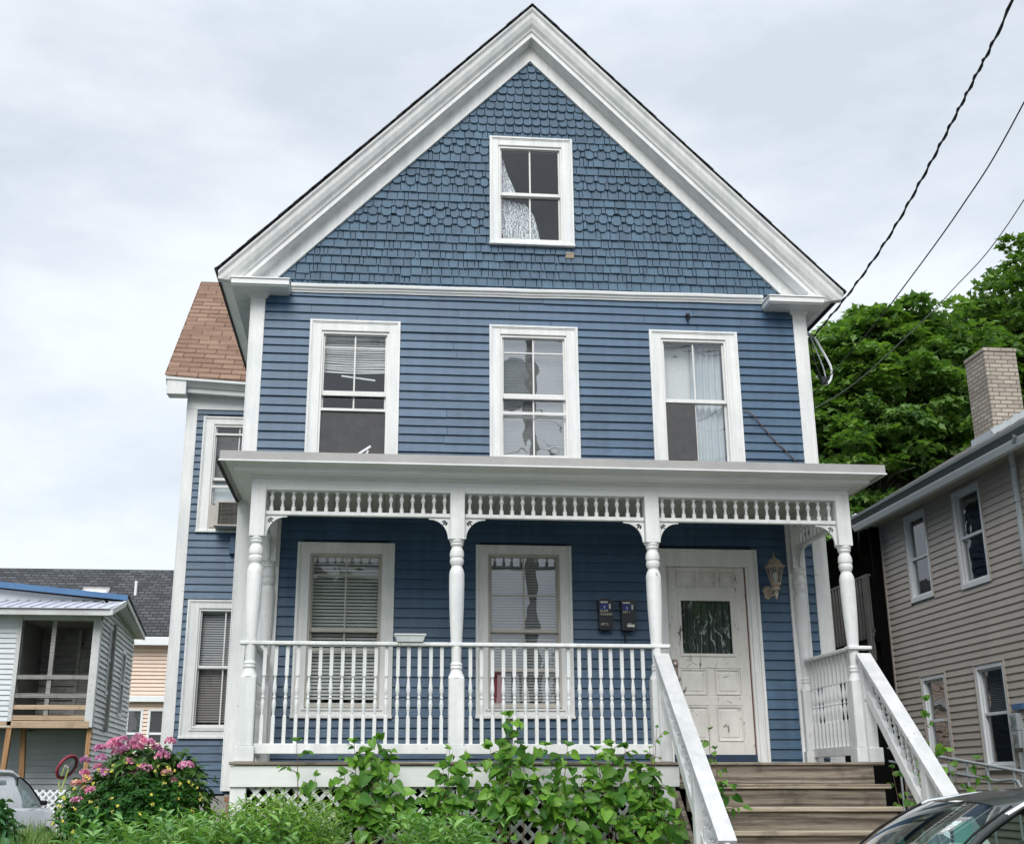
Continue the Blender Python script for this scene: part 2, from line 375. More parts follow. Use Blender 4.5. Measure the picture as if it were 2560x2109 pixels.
# leaves: many copies of a small template in one mesh
def leaf_template(w=.5, tip=.35, fold=.18, droop=.15, kind='oval'):
    """unit leaf along +x, width along y; left and right halves folded at the rib"""
    if kind == 'oval': half = [(0, 0), (.18, .6), (.45, 1), (.75, .7), (1, 0)]
    elif kind == 'heart': half = [(.02, 0), (-.10, .45), (.0, .85), (.22, 1), (.5, .86), (.78, .42), (1, 0)]
    elif kind == 'maple': half = [(0, 0), (-.05, .55), (.25, .5), (.38, 1.), (.58, .45), (1, 0)]
    elif kind == 'blade': half = [(0, .5), (.5, 1), (1, 0)]
    vs = []; L = []; Rr = []
    z = lambda t, u: -droop * t * t + fold * u * w
    rib = [(t, 0, z(t, 0)) for t, u in (half[0], (.5, 0), half[-1])]
    vs += rib
    li = []; ri = []
    for t, u in half[1:-1]:
        li.append(len(vs)); vs.append((t, u * w / 2, z(t, u)))
        ri.append(len(vs)); vs.append((t, -u * w / 2, z(t, u)))
    fs = [tuple([0, 1, 2] + li[::-1]), tuple([2, 1, 0] + ri)]
    return np.array(vs, float), fs
def scatter_mesh(name, tmpl, pos, xdir, ndir, size, mat, parent=None, smooth=False):
    """pos (N,3), xdir leaf direction, ndir approximate normal, size (N,)"""
    tv, tf = tmpl; n = len(pos)
    x = xdir / (np.linalg.norm(xdir, axis=1, keepdims=True) + 1e-9)
    y = np.cross(ndir, x); y /= (np.linalg.norm(y, axis=1, keepdims=True) + 1e-9); z = np.cross(x, y)
    V = pos[:, None, :] + size[:, None, None] * (tv[None, :, 0:1] * x[:, None, :] + tv[None, :, 1:2] * y[:, None, :] + tv[None, :, 2:3] * z[:, None, :])
    o = np.array(ORG.get(parent.name, (0, 0, 0)) if parent else (0, 0, 0), float)
    V = (V.reshape(-1, 3) - o).astype(np.float32)
    k = len(tv); ls = np.concatenate([np.array(f) for f in tf]); cnt = np.array([len(f) for f in tf])
    loops = (np.arange(n)[:, None] * k + ls[None, :]).reshape(-1).astype(np.int32)
    tot = np.tile(cnt, n); st = np.concatenate([[0], np.cumsum(tot)[:-1]]).astype(np.int32)
    me = bpy.data.meshes.new(name); me.vertices.add(len(V)); me.vertices.foreach_set('co', V.reshape(-1))
    me.loops.add(len(loops)); me.loops.foreach_set('vertex_index', loops)
    me.polygons.add(len(tot)); me.polygons.foreach_set('loop_start', st); me.polygons.foreach_set('loop_total', tot.astype(np.int32))
    me.update(calc_edges=True); me.validate(); me.materials.append(M[mat])
    ob = bpy.data.objects.new(name, me); COL.objects.link(ob)
    if parent: ob.parent = parent
    ORG[ob.name] = tuple(o); return ob
def unit(n):
    v = RNG.normal(size=(n, 3)); return v / np.linalg.norm(v, axis=1, keepdims=True)
# ================================================================== BLUE HOUSE
XC = -1.42
GZ = -1.35
H = thing('blue_house', (XC, 0, GZ), 'two-storey blue clapboard house with white trim, shingled gable and spindled front porch', 'house')
XL, XR = -4.634, 1.797
OPEN = []      # openings in the facade siding (x0,x1,z0,z1)
def wins(lst): OPEN.extend(lst)
W1 = (-3.962, -2.955, 3.10, 4.818); W2 = (-1.929, -.921, 3.10, 4.818); W3 = (-.075, .953, 3.10, 4.818)
L1 = (-3.983, -2.963, .449, 2.266); L2 = (-2.081, -1.056, .452, 2.266); AW = (-1.921, -.928, 5.837, 7.262)
DR = (-.135, 1.001, 0., 2.257)
wins([W1, W2, W3, L1, L2, DR])

def clap(mb, x0, x1, z0, z1, e, y=.03, out=.027, th=.011, openings=(), seam=1.4, wob=.003, M4=None):
    """lapped boards facing -y: each board leans out at its lower edge"""
    rows = int(round((z1 - z0) / e)); e = (z1 - z0) / rows
    for r in range(rows):
        a = z0 + r * e; b = a + e
        seg = [(x0, x1)]
        for (ox0, ox1, oz0, oz1) in openings:
            if b > oz0 + .05 and a < oz1 - .05:
                ns = []
                for s in seg:
                    if ox1 - .05 <= s[0] or ox0 + .05 >= s[1]: ns.append(s); continue
                    if ox0 + .05 > s[0]: ns.append((s[0], ox0 + .05))
                    if ox1 - .05 < s[1]: ns.append((ox1 - .05, s[1]))
                seg = ns
        for s0, s1 in seg:
            cuts = [s0]; t = s0 + random.uniform(.4, 1) * seam
            while t < s1 - .4: cuts.append(t); t += random.uniform(.7, 1.6) * seam
            cuts.append(s1)
            for c0, c1 in zip(cuts, cuts[1:]):
                g = .004 if c1 < s1 - 1e-6 else 0
                n = max(1, int((c1 - c0) / .35)); dz = random.uniform(-wob, wob); vs = []; fs = []
                o0 = out + random.uniform(-.002, .003)
                for i in range(n + 1):
                    x = c0 + (c1 - g - c0) * i / n
                    w = dz + random.uniform(-wob, wob) * .5; o = o0 + random.uniform(-.0015, .0015)
                    vs += [(x, y, a + w + .0), (x, y - o, a + w), (x, y - o + .001, a + w + .004), (x, y - .004, b + .012)]
                for i in range(n):
                    k = i * 4; fs += [(k, k + 4, k + 5, k + 1), (k + 1, k + 5, k + 6, k + 2), (k + 2, k + 6, k + 7, k + 3)]
                if M4 is not None: vs = [M4 @ Vector(p) for p in vs]
                mb.add(vs, fs)
def wallback(mb, x0, x1, z0, z1, openings, y0=.04, y1=.16):
    """solid wall behind the boards, with the openings left out"""
    xs = sorted({x0, x1} | {c for o in openings for c in (o[0] + .1, o[1] - .1)}); zs = sorted({z0, z1} | {c for o in openings for c in (o[2] + .1, o[3] - .1)})
    for i in range(len(xs) - 1):
        for j in range(len(zs) - 1):
            cx = (xs[i] + xs[i + 1]) / 2; cz = (zs[j] + zs[j + 1]) / 2
            if any(o[0] + .1 <= cx <= o[1] - .1 and o[2] + .1 <= cz <= o[3] - .1 for o in openings): continue
            if xs[i + 1] - xs[i] < 1e-6 or zs[j + 1] - zs[j] < 1e-6: continue
            mb.box(xs[i], xs[i + 1], y0, y1, zs[j], zs[j + 1])
mb = MB(); clap(mb, XL + .1, XR - .1, 2.30, 5.21, .1, openings=OPEN); clap(mb, XL + .1, XR - .1, -.25, 2.30, .1035, openings=OPEN, wob=.0015)
mb.build('siding', 'blue', H, fix=False)
mb = MB(); wallback(mb, XL + .01, XR - .01, -.28, 5.25, [(o[0], o[1], max(o[2], -.28), o[3]) for o in OPEN])
# gable wall behind the shingles: triangle with window opening, built as columns
def gz(x): return 8.94 - .30 - 1.031 * abs(x - XC)
xs = [XC - 3.2, AW[0] + .1, XC, AW[1] - .1, XC + 3.15]
for a, b in ((xs[0], xs[1]), (xs[3], xs[4])):
    za, zb = gz(a), gz(b)
    if za < 5.25: za = 5.26
    mb.hexa([(a, .05, 5.25), (b, .05, 5.25), (b, .16, 5.25), (a, .16, 5.25)], [(a, .05, max(za, 5.26)), (b, .05, max(zb, 5.26)), (b, .16, max(zb, 5.26)), (a, .16, max(za, 5.26))])
for a, b in ((xs[1], xs[2]), (xs[2], xs[3])):
    mb.box(a, b, .05, .16, 5.25, AW[2] + .1)
    mb.hexa([(a, .05, AW[3] - .1), (b, .05, AW[3] - .1), (b, .16, AW[3] - .1), (a, .16, AW[3] - .1)], [(a, .05, gz(a)), (b, .05, gz(b)), (b, .16, gz(b)), (a, .16, gz(a))])
mb.build('wall', 'blueback', H)
# rooms behind the windows: floors, ceilings and side walls so that glass looks into real depth
mb = MB()
mb.box(XL + .05, XR - .05, 3.6, 3.66, -.28, 5.2)
for z in (-.3, 2.62, 5.16): mb.box(XL + .05, XR - .05, .17, 3.6, z, z + .06)
mb.box(XC - 1.3, XC + 1.3, 3.6, 3.66, 5.22, 8.2); mb.hexa([(XC - 1.4, .17, 5.22), (XC - 1.34, .17, 5.22), (XC - 1.34, 3.6, 5.22), (XC - 1.4, 3.6, 5.22)], [(XC - 1.4, .17, 7.3), (XC - 1.34, .17, 7.35), (XC - 1.34, 3.6, 7.35), (XC - 1.4, 3.6, 7.3)])
mb.build('room', 'room', H)
# side and rear walls
mb = MB()
Ml = Matrix.Translation((XL, 0, 0)) @ Matrix.Rotation(-pi / 2, 4, 'Z')     # facing -x
clap(mb, -10, -.0, -.25, 5.1, .102, y=.03, M4=Matrix.Translation((XL - .01 + 0, 0, 0)) @ Matrix.Rotation(-pi / 2, 4, 'Z'), seam=3, openings=())
clap(mb, 0.0, 10, -.25, 5.1, .102, y=.03, M4=Matrix.Translation((XR + .01, 0, 0)) @ Matrix.Rotation(pi / 2, 4, 'Z'), seam=3)
mb.build('siding', 'blue', H, fix=False)
MB().box(XL + .03, XL + .1, .17, 10, -.28, 5.2).box(XR - .1, XR - .03, .17, 10, -.28, 5.2).box(XL + .03, XR - .03, 10.0, 10.1, -.28, 5.2).build('wall', 'blueback', H)
mb = MB(); mb.box(XL + .03, XR - .03, .02, 10, -1.9, -.29); mb.build('foundation', 'redbrick', H)
# corner boards
for x0, x1, d in ((XL, -4.482, 0), (1.647, XR, 0)):
    mb = MB(); mb.cbox(x0, x1, 0, .05, -.26, 5.115)
    xo = x0 - .012 if x0 < 0 else x1
    mb.cbox(xo, xo + .012, .0, .13, -.26, 5.112, .002); mb.build('corner_board', 'white', H)
# belt moulding between clapboards and shingles, with its slight slope
def slope_strip(mb, xa, xb, za, zb, prof, n=6):
    """prof (y, dz) swept along x with a z slope"""
    rows = []
    for i in range(n + 1):
        t = i / n; x = xa + (xb - xa) * t; z = za + (zb - za) * t + (random.uniform(-.004, .004) if 0 < i < n else 0)
        rows.append([(x, y, z + d) for y, d in prof])
    o = []; fs = []; m = len(prof)
    for r in rows: o += r
    for i in range(n):
        for k_ in range(m): fs.append((i * m + k_, i * m + (k_ + 1) % m, (i + 1) * m + (k_ + 1) % m, (i + 1) * m + k_))
    fs += [tuple(range(m)), tuple(range(n * m, (n + 1) * m))[::-1]]
    mb.add(o, fs)
mb = MB(); slope_strip(mb, -4.20, 1.295, 5.147, 5.192, [(.045, 0), (-.005, 0), (-.01, .022), (-.022, .026), (-.026, .05), (-.045, .056), (-.05, .082), (-.035, .098), (.045, .104)], 14)
mb.build('belt_moulding', 'white_h', H)

# ---- gable shingles
TYPES = 'PPPPPPPPHHHPPHHPPHHPSSSSSSSSSSSS'
def shingle(mb, x, w, zb, e, kind, y=.045):
    o = .024 + random.uniform(-.004, .006); dz = random.uniform(-.004, .004) + (-.02 if random.random() < .015 else 0)
    h = e + .03; g = .0042
    x0, x1 = x + g, x + w - g; zb += dz
    tl = random.uniform(-.012, .012)
    if kind == 'S':
        r = (x1 - x0) / 2; cx = (x0 + x1) / 2; n = 7
        low = [(cx - r * cos(pi * i / (n - 1)), zb + .030 - .036 * sin(pi * i / (n - 1)) ** .8) for i in range(n)]
    elif kind == 'H':
        c = min(.026, (x1 - x0) * .3); low = [(x0, zb + .030), (x0 + c, zb), (x1 - c, zb), (x1, zb + .030)]
    else: low = [(x0, zb), (x1, zb + tl * .3)]
    poly = low + [(x1, zb + h), (x0, zb + h)]
    m = len(poly)
    yy = lambda z: y - o * max(0, (1 - (z - zb) / h)) - .004
    f = [(a, yy(b), b) for a, b in poly]; bk = [(a, y + .002, b) for a, b in low]
    k_ = len(low)
    mb.add(f + bk, [tuple(range(m))] + [(i, i + 1, m + i + 1, m + i) for i in range(k_ - 1)] + [(0, m, m - 1), (k_ - 1, k_, m + k_ - 1)])
mb = MB(); e = .1068
for r, kd in enumerate(TYPES):
    zb = 5.205 + r * e
    half = (8.36 - zb) / 1.0135 + .03
    if half < .02: continue
    lastH = False
    x = XC - min(half, 3.02) - random.uniform(0, .08); xe = XC + min(half, 2.96)
    while x < xe:
        if kd == 'P': w = random.choice([.045, .06, .085, .11, .12, .13, .15])
        elif kd == 'S': w = .108 + random.uniform(-.008, .008)
        else: w = .112 + random.uniform(-.01, .01)
        kk = kd
        if kd == 'H' and lastH and random.random() < .8: w = random.uniform(.030, .055); kk = 'P'
        lastH = (kd == 'H' and kk == 'H')
        if kd == 'H' and kk == 'P': zz = zb + .028
        else: zz = zb
        if zb + e > AW[2] + .05 and zb < AW[3] - .05 and x + w > AW[0] + .03 and x < AW[1] - .03:
            if x < AW[0]: w = max(.03, AW[0] + .03 - x); shingle(mb, x, w, zz, e, kk)
            x = AW[1] - .03; continue
        shingle(mb, x, w, zz, e, kk); x += w
mb.build('gable_shingles', 'bluesh', H, fix=False)

# ---- rakes, returns, roof
def rake(mb, prof, y_end=None, sides=(-1, 1), half=(3.57, 3.59), apex=8.94):
    """prof (y, vertical drop); mitred at the apex, cut plumb at the eaves"""
    for sgn in sides:
        hx = half[0] if sgn < 0 else half[1]; sl = (apex - 5.275) / (3.57 if sgn < 0 else 3.59)
        m = len(prof); vs = []
        for t in (0, .25, .5, .75, 1):
            vs += [(XC + sgn * hx * t, y, apex - sl * hx * t - d) for y, d in prof]
        fs = []
        for i in range(4):
            for k_ in range(m): fs.append((i * m + k_, i * m + (k_ + 1) % m, (i + 1) * m + (k_ + 1) % m, (i + 1) * m + k_))
        fs += [tuple(range(m)), tuple(range(4 * m, 5 * m))[::-1]]
        mb.add(vs, fs)
for sg in (-1, 1):
    mb = MB(); rake(mb, [(-.26, .02), (-.295, .022), (-.29, .05), (-.265, .085), (-.255, .14), (-.225, .21), (-.19, .255), (-.18, .285), (-.165, .30), (-.155, .30), (-.155, .02)], sides=(sg,))
    clipz(mb.build('rake_crown', 'white', H), 5.17)
    mb = MB(); rake(mb, [(-.155, .295), (-.160, .297), (-.160, .365), (.04, .405), (.04, .375), (-.14, .33), (-.14, .295)], sides=(sg,)); clipz(mb.build('rake_soffit', 'white', H), 5.17)
    mb = MB(); rake(mb, [(.045, .39), (.006, .398), (.006, .425), (-.002, .43), (-.002, .60), (.045, .61)], sides=(sg,), half=(3.27, 3.27), apex=8.94)
    clipz(mb.build('rake_frieze', 'white', H), 5.17)
# roof slabs (asphalt), edge visible as a thin dark line
mb = MB()
for sg, hx in ((-1, 3.60), (1, 3.62)):
    sl = (8.94 - 5.275) / 3.58; ex = XC + sg * hx; ez = 8.94 - sl * hx
    a, b = (XC, 8.952), (ex, ez + .010)
    n = 22
    for i in range(n):
        t0, t1 = i / n, (i + 1) / n; q = lambda t: (a[0] + (b[0] - a[0]) * t, a[1] + (b[1] - a[1]) * t)
        (x0, z0), (x1, z1) = q(t0), q(t1); lift = .009; jy = random.uniform(-.006, .006)
        mb.hexa([(x0, -.315 + jy, z0 - .006), (x1, -.315 + jy, z1 - .006), (x1, 10.3, z1 - .006), (x0, 10.3, z0 - .006)],
                [(x0, -.315 + jy, z0 + .003), (x1, -.315 + jy, z1 + lift), (x1, 10.3, z1 + lift), (x0, 10.3, z0 + .003)])
mb.build('roof', 'darkroof', H)
# eave boxes along both sides
for sg in (-1, 1):
    ex = XC + sg * 3.585; wx = XL + .0 if sg < 0 else XR
    bx = -4.845 if sg < 0 else 1.955
    mb = MB()
    pr = [(wx, 5.112), (bx, 5.112), (bx, 5.155), (ex - sg * -.0, 5.262), (ex, 5.272), (wx, 5.50)]
    for y0, y1 in ((-.155, 10.2),):
        mb.prism([(x, y0, z) for x, z in pr], (0, y1 - y0, 0))
    mb.build('eave_box', 'white', H)
    # dark drip edge seen end-on and along the eave
    MB().prism([(ex + sg * .012, -.31, 5.262), (ex - sg * .0, -.31, 5.250), (ex - sg * .0, -.31, 5.290), (ex + sg * .03, -.31, 5.272)], (0, 10.5, 0)).build('drip_edge', 'darkroof_e', H)
# cornice returns
for x0, x1 in ((-4.845, -4.205), (1.293, 1.945)):
    mb = MB()
    mb.cbox(x0 + .012, x1 - .012, -.245, .04, 5.105, 5.125, .003); mb.cbox(x0, x1, -.265, .04, 5.12, 5.185, .004)
    mb.hexa([(x0 - .01, -.28, 5.186), (x1 + .012, -.28, 5.186), (x1 + .012, .04, 5.186), (x0 - .01, .04, 5.186)], [(x0 + .0, -.27, 5.20), (x1 + .0, -.27, 5.20), (x1 - .02, .04, 5.235), (x0, .04, 5.235)])
    cx0, cx1 = ((-4.66, -4.45) if x0 < 0 else (1.617, 1.825))
    mb.hexa([(cx0 + .02, -.004, 5.06), (cx1 - .02, -.004, 5.06), (cx1 - .02, .05, 5.06), (cx0 + .02, .05, 5.06)], [(cx0 - .02, -.05, 5.112), (cx1 + .02, -.05, 5.112), (cx1 + .02, .05, 5.112), (cx0 - .02, .05, 5.112)])
    mb.build('cornice_return', 'white_h', H)

# ---- windows
def blind(x0, x1, z0, z1, y, mat, parent, pitch=.026, sag=.0, tilt=.0125, warp=.0):
    mb = MB(); n = int((z1 - z0) / pitch)
    for i in range(n):
        z = z1 - i * pitch; m = 6; vs = []; fs = []; ph = random.uniform(-1, 1) * warp
        for j in range(m + 1):
            x = x0 + (x1 - x0) * j / m; w = sag * sin(pi * j / m) * i / n + ph * (j / m - .5)
            vs += [(x, y - .009, z + w - tilt), (x, y, z + w + .003), (x, y + .009, z + w + tilt)]
        for j in range(m): k_ = j * 3; fs += [(k_, k_ + 3, k_ + 4, k_ + 1), (k_ + 1, k_ + 4, k_ + 5, k_ + 2)]
        mb.add(vs, fs)
    mb.box(x0, x1, y - .015, y + .015, z1 + .004, z1 + .03)
    return mb.build('blind', mat, parent, fix=False)
def drape(parent, mat, y, pts_left, pts_right, folds=5, amp=.02, name='curtain'):
    """cloth between two edges given top to bottom as (x,z)"""
    n = len(pts_left); m = folds * 6; vs = []; fs = []
    for i in range(n):
        (xa, za), (xb, zb) = pts_left[i], pts_right[i]
        for j in range(m + 1):
            t = j / m; vs.append((xa + (xb - xa) * t, y + amp * sin(t * folds * 2 * pi + i * .25) , za + (zb - za) * t + .0))
    for i in range(n - 1):
        for j in range(m): a = i * (m + 1) + j; fs.append((a, a + 1, a + m + 2, a + m + 1))
    return MB().add(vs, fs).build(name, mat, parent, smooth=True, fix=False)
def window(parent, o, inner, zt, zm, zb, y=0., mat='white', smat='sash', gmat='glass', sill=True, vm=(True, True), hm_up=(), hm_lo=(), rail2=None, head_extra=0., cas_top=None):
    """o outer casing x0,x1,z0,z1; inner x0,x1 glass; zt top of glass, zm (hi, lo) meeting rail, zb bottom of glass"""
    x0, x1, z0, z1 = o; i0, i1 = inner; mb = MB()
    ft, fb = zt + .028, zb - .030
    mb.cbox(x0, i0 - .018, y, y + .05, z0 + (.03 if sill else 0), z1); mb.cbox(i1 + .018, x1, y, y + .05, z0 + (.03 if sill else 0), z1)
    mb.cbox(i0 - .018, i1 + .018, y + .001, y + .05, ft + .01, z1 - .001)
    # raised outer band
    b = .022
    mb.cbox(x0 - .006, x0 + b, y - .016, y + .02, z0 + .03, z1 + .004, .003); mb.cbox(x1 - b, x1 + .006, y - .016, y + .02, z0 + .03, z1 + .004, .003); mb.cbox(x0 + b, x1 - b, y - .015, y + .02, z1 - b, z1 + .003, .003)
    mb.cbox(x0 + b, x0 + b + .014, y - .006, y + .02, z0 + .03, z1 - b, .002); mb.cbox(x1 - b - .014, x1 - b, y - .006, y + .02, z0 + .03, z1 - b, .002); mb.cbox(x0 + b + .014, x1 - b - .014, y - .0055, y + .02, z1 - b - .014, z1 - b, .002)
    # bottom casing / sill
    if sill:
        mb.cbox(x0 - .012, x1 + .012, y - .022, y + .06, z0, z0 + .032, .004); mb.cbox(x0 + .02, x1 - .02, y + .002, y + .05, z0 + .032, fb - .02, .003)
        mb.hexa([(i0 - .05, y - .012, fb - .03), (i1 + .05, y - .012, fb - .03), (i1 + .05, y + .15, fb - .02), (i0 - .05, y + .15, fb - .02)], [(i0 - .05, y - .012, fb - .012), (i1 + .05, y - .012, fb - .012), (i1 + .05, y + .15, fb + .004), (i0 - .05, y + .15, fb + .004)])
    # jambs
    mb.box(i0 - .04, i0 - .018, y + .02, y + .155, fb, ft + .02); mb.box(i1 + .018, i1 + .04, y + .02, y + .155, fb, ft + .02); mb.box(i0 - .04, i1 + .04, y + .021, y + .156, ft + .004, ft + .03)
    w = mb.build('window', mat, parent)
    def sash(zlo, zhi, yy, vmun, hm, bot, top):
        s = MB()
        s.cbox(i0 - .018, i0 + .022, yy, yy + .03, zlo, zhi, .003); s.cbox(i1 - .022, i1 + .018, yy, yy + .03, zlo, zhi, .003)
        s.cbox(i0 + .022, i1 - .022, yy + .001, yy + .029, zlo, zlo + bot, .003); s.cbox(i0 + .022, i1 - .022, yy + .001, yy + .029, zhi - top, zhi, .003)
        xm = (i0 + i1) / 2
        if vmun: s.cbox(xm - .009, xm + .009, yy + .004, yy + .026, zlo + bot, zhi - top, .003)
        for h in hm: s.cbox(i0 + .022, i1 - .022, yy + .0035, yy + .0265, h - .008, h + .008, .003)
        so = s.build('sash', smat, w)
        MB().quad((i0, yy + .014, zlo + .01), (i1, yy + .014, zlo + .01), (i1, yy + .014, zhi - .01), (i0, yy + .014, zhi - .01)).build('glass', gmat, w)
        return so
    sash(zm[1], ft, y + .045, vm[0], hm_up, zm[0] - zm[1], .028)
    sash(fb, zm[0] - .005, y + .080, vm[1], hm_lo, .05, .04)
    # storm frame in front: thin outer frame and rails
    s = MB(); s.cbox(i0 - .02, i0 + .004, y + .016, y + .036, fb, ft, .002); s.cbox(i1 - .004, i1 + .02, y + .016, y + .036, fb, ft, .002); s.cbox(i0 + .004, i1 - .004, y + .0165, y + .0355, ft - .022, ft, .002); s.cbox(i0 + .004, i1 - .004, y + .0165, y + .0355, fb, fb + .028, .002)
    for h in (rail2 or ()): s.cbox(i0 + .004, i1 - .004, y + .0165, y + .0355, h - .015, h + .015, .002)
    s.build('storm_frame', smat, w)
    return w
# W1 upper left
w = window(H, W1, (-3.815, -3.092), 4.655, (3.992, 3.935), 3.18, hm_up=(4.508,), rail2=(3.765,))
blind(-3.80, -3.10, 4.20, 4.63, .14, 'blind', w, pitch=.027, warp=.012, sag=-.012)
MB().beam((-3.60, .13, 4.195), (-3.22, .13, 4.150), .02, .016).build('blind_slat', 'vinyl', w)
MB().quad((-3.81, .038, 3.19), (-3.10, .038, 3.19), (-3.10, .038, 3.752), (-3.81, .038, 3.752)).build('screen', 'screen', w)
MB().beam((-3.30, .30, 3.45), (-3.14, .30, 3.52), .02, .02).build('window_crank', 'vinyl', w) if 0 else None
# W2 upper middle
w = window(H, W2, (-1.790, -1.063), 4.675, (4.012, 3.952), 3.285, gmat='glass_p', hm_up=(4.503,), rail2=(3.775,))
blind(-1.78, -1.07, 3.30, 4.66, .14, 'blind_d', w, pitch=.0255, warp=.002)
# W3 upper right
w = window(H, W3, (.078, .803), 4.685, (4.000, 3.957), 3.265, gmat='glass_m')
drape(w, 'curtain', .19, [(.44, 4.68), (.43, 4.2), (.43, 3.7), (.42, 3.2)], [(.80, 4.68), (.80, 4.2), (.80, 3.7), (.80, 3.2)], 5, .022)
drape(w, 'blind', .22, [(.07, 4.68), (.07, 4.0)], [(.44, 4.68), (.44, 4.02)], 1, .004, 'shade')
MB().quad((.085, .038, 3.28), (.425, .038, 3.28), (.425, .038, 3.94), (.085, .038, 3.94)).build('screen', 'screen', w)
# lower windows
w = window(H, L1, (-3.835, -3.105), 2.118, (1.372, 1.330), .590, smat='cream', hm_up=(1.925,), rail2=(1.141,))
blind(-3.83, -3.11, .60, 2.10, .14, 'blind', w, pitch=.036, tilt=.014, warp=.002)
MB().quad((-3.83, .038, .60), (-3.11, .038, .60), (-3.11, .038, 1.13), (-3.83, .038, 1.13)).build('screen', 'screen', w) if 0 else None
w = window(H, L2, (-1.935, -1.196), 2.140, (1.377, 1.341), .595, smat='cream', gmat='glass_m', hm_up=(1.735,), rail2=(.947,))
blind(-1.93, -1.20, .60, 2.12, .14, 'blind_d', w, pitch=.030, tilt=.013, warp=.002)
drape(w, 'cloth_red', .115, [(-1.93, .93), (-1.93, .70), (-1.93, .62)], [(-1.78, .93), (-1.79, .70), (-1.80, .62)], 2, .004)
# attic
w = window(H, AW, (-1.800, -1.071), 7.112, (6.542, 6.500), 5.925)
def lerp(a, b, t): return a + (b - a) * t
drape(w, 'lace', .14, [(-1.79, 7.06), (-1.79, 6.85), (-1.79, 6.6), (-1.79, 6.52)], [(-1.755, 7.05), (-1.70, 6.85), (-1.60, 6.6), (-1.55, 6.52)], 3, .012)
drape(w, 'lace', .15, [(-1.79, 6.50), (-1.79, 6.3), (-1.77, 6.1), (-1.73, 5.9)], [(-1.48, 6.44), (-1.38, 6.3), (-1.33, 6.1), (-1.29, 5.9)], 5, .018)
# small bare patch under the attic window
MB().box(-1.03, -.93, .018, .03, 5.70, 5.775).build('bare_patch', 'woodtread', H)

# ---- door
mb = MB(); x0, x1, z0, z1 = DR
mb.cbox(x0, -.012, 0, .05, -.005, 2.255); mb.cbox(.905, x1, 0, .05, -.005, 2.255); mb.cbox(-.012, .905, .001, .05, 2.075, 2.254)
mb.cbox(x1 - .026, x1 + .006, -.018, .02, -.005, 2.26, .003); mb.cbox(x0 - .006, x0 + .026, -.018, .02, -.005, 2.26, .003); mb.cbox(x0 + .026, x1 - .026, -.0175, .02, 2.232, 2.259, .003)
mb.cbox(.955, .968, -.008, .02, -.005, 2.23, .002)
mb.box(-.035, -.012, .02, .16, 0, 2.10); mb.box(.880, .905, .021, .16, 0, 2.10); mb.box(-.035, .905, .0215, .16, 2.072, 2.10)
dc = mb.build('door_casing', 'white', H)
MB().box(.871, .880, .055, .075, .01, 2.06).build('weatherstrip', 'rust', dc)
MB().box(-.012, .88, -.03, .15, -.012, .03).build('threshold', 'black', dc)  # threshold coloured black, painting in the shadow below the door
D0, D1 = -.008, .868
cols = [D0, .125, .698, D1]
mb = MB(); yd, ye = .055, .095
mb.cbox(D0, D1, yd + .010, ye, .042, 1.118, .002); mb.cbox(D0, D1, yd + .010, ye, 1.722, 2.068, .002)   # core panels level
for a, b in ((D0, .10), (.760, D1)): mb.cbox(a, b, yd, ye, .040, 2.070, .003)
for a, b in ((2.020, 2.0695), (1.735, 1.845), (.985, 1.125), (.60, .70), (.0405, .225)): mb.cbox(.10, .76, yd + .0006, ye, a, b, .003)
for a, b in ((.325, .365), (.545, .585)): mb.cbox(a, b, yd + .001, ye, 1.845, 2.020, .003)
for a, b in ((.10, .125), (.715, .76)): mb.cbox(a, b, yd + .0012, ye, 1.125, 1.735, .003)
mb.cbox(.395, .475, yd + .0008, ye, .70, .985, .003); mb.cbox(.395, .475, yd + .0009, ye, .225, .60, .003)
def raised(x0, x1, z0, z1):
    mb.cbox(x0 + .035, x1 - .035, yd + .003, yd + .03, z0 + .035, z1 - .035, .008)
    for q in ((x0, x1, z0, z0 + .012), (x0, x1, z1 - .012, z1), (x0, x0 + .012, z0 + .012, z1 - .012), (x1 - .012, x1, z0 + .012, z1 - .012)): mb.cbox(q[0], q[1], yd - .004, yd + .02, q[2], q[3], .003)
raised(.112, .315, 1.855, 2.012); raised(.372, .54, 1.856, 2.012); raised(.592, .75, 1.857, 2.012)
raised(.112, .387, .71, .975); raised(.483, .75, .71, .975); raised(.112, .387, .235, .59); raised(.483, .75, .235, .59)
dr = mb.build('door', 'door', H)
mb = MB()
for q in ((.115, .725, 1.108, 1.140), (.115, .725, 1.704, 1.738), (.115, .147, 1.14, 1.704), (.693, .725, 1.14, 1.704)): mb.cbox(q[0], q[1], yd - .012, yd + .02, q[2], q[3], .005)
mb.build('glass_stop', 'door', dr)
MB().quad((.14, .062, 1.13), (.70, .062, 1.13), (.70, .062, 1.71), (.14, .062, 1.71)).build('glass', 'glass', dr)
drape(dr, 'doorcurtain', .105, [(.14, 1.72), (.14, 1.4), (.14, 1.12)], [(.70, 1.72), (.70, 1.4), (.70, 1.12)], 7, .012)
mb = MB(); mb.cbox(.022, .078, .035, .056, .80, 1.075, .006); mb.lathe([(.030, 0), (.030, .01), (.014, .02), (.014, .045), (.030, .055), (.034, .075), (.026, .092), (0.001, .096)], (.055, .045, .865), 16, rot_to((0, -1, 0))); mb.lathe([(.026, 0), (.026, .02), (.012, .024), (.001, .025)], (.055, .045, 1.02), 16, rot_to((0, -1, 0)))
mb.build('door_handle', 'brass', dr)
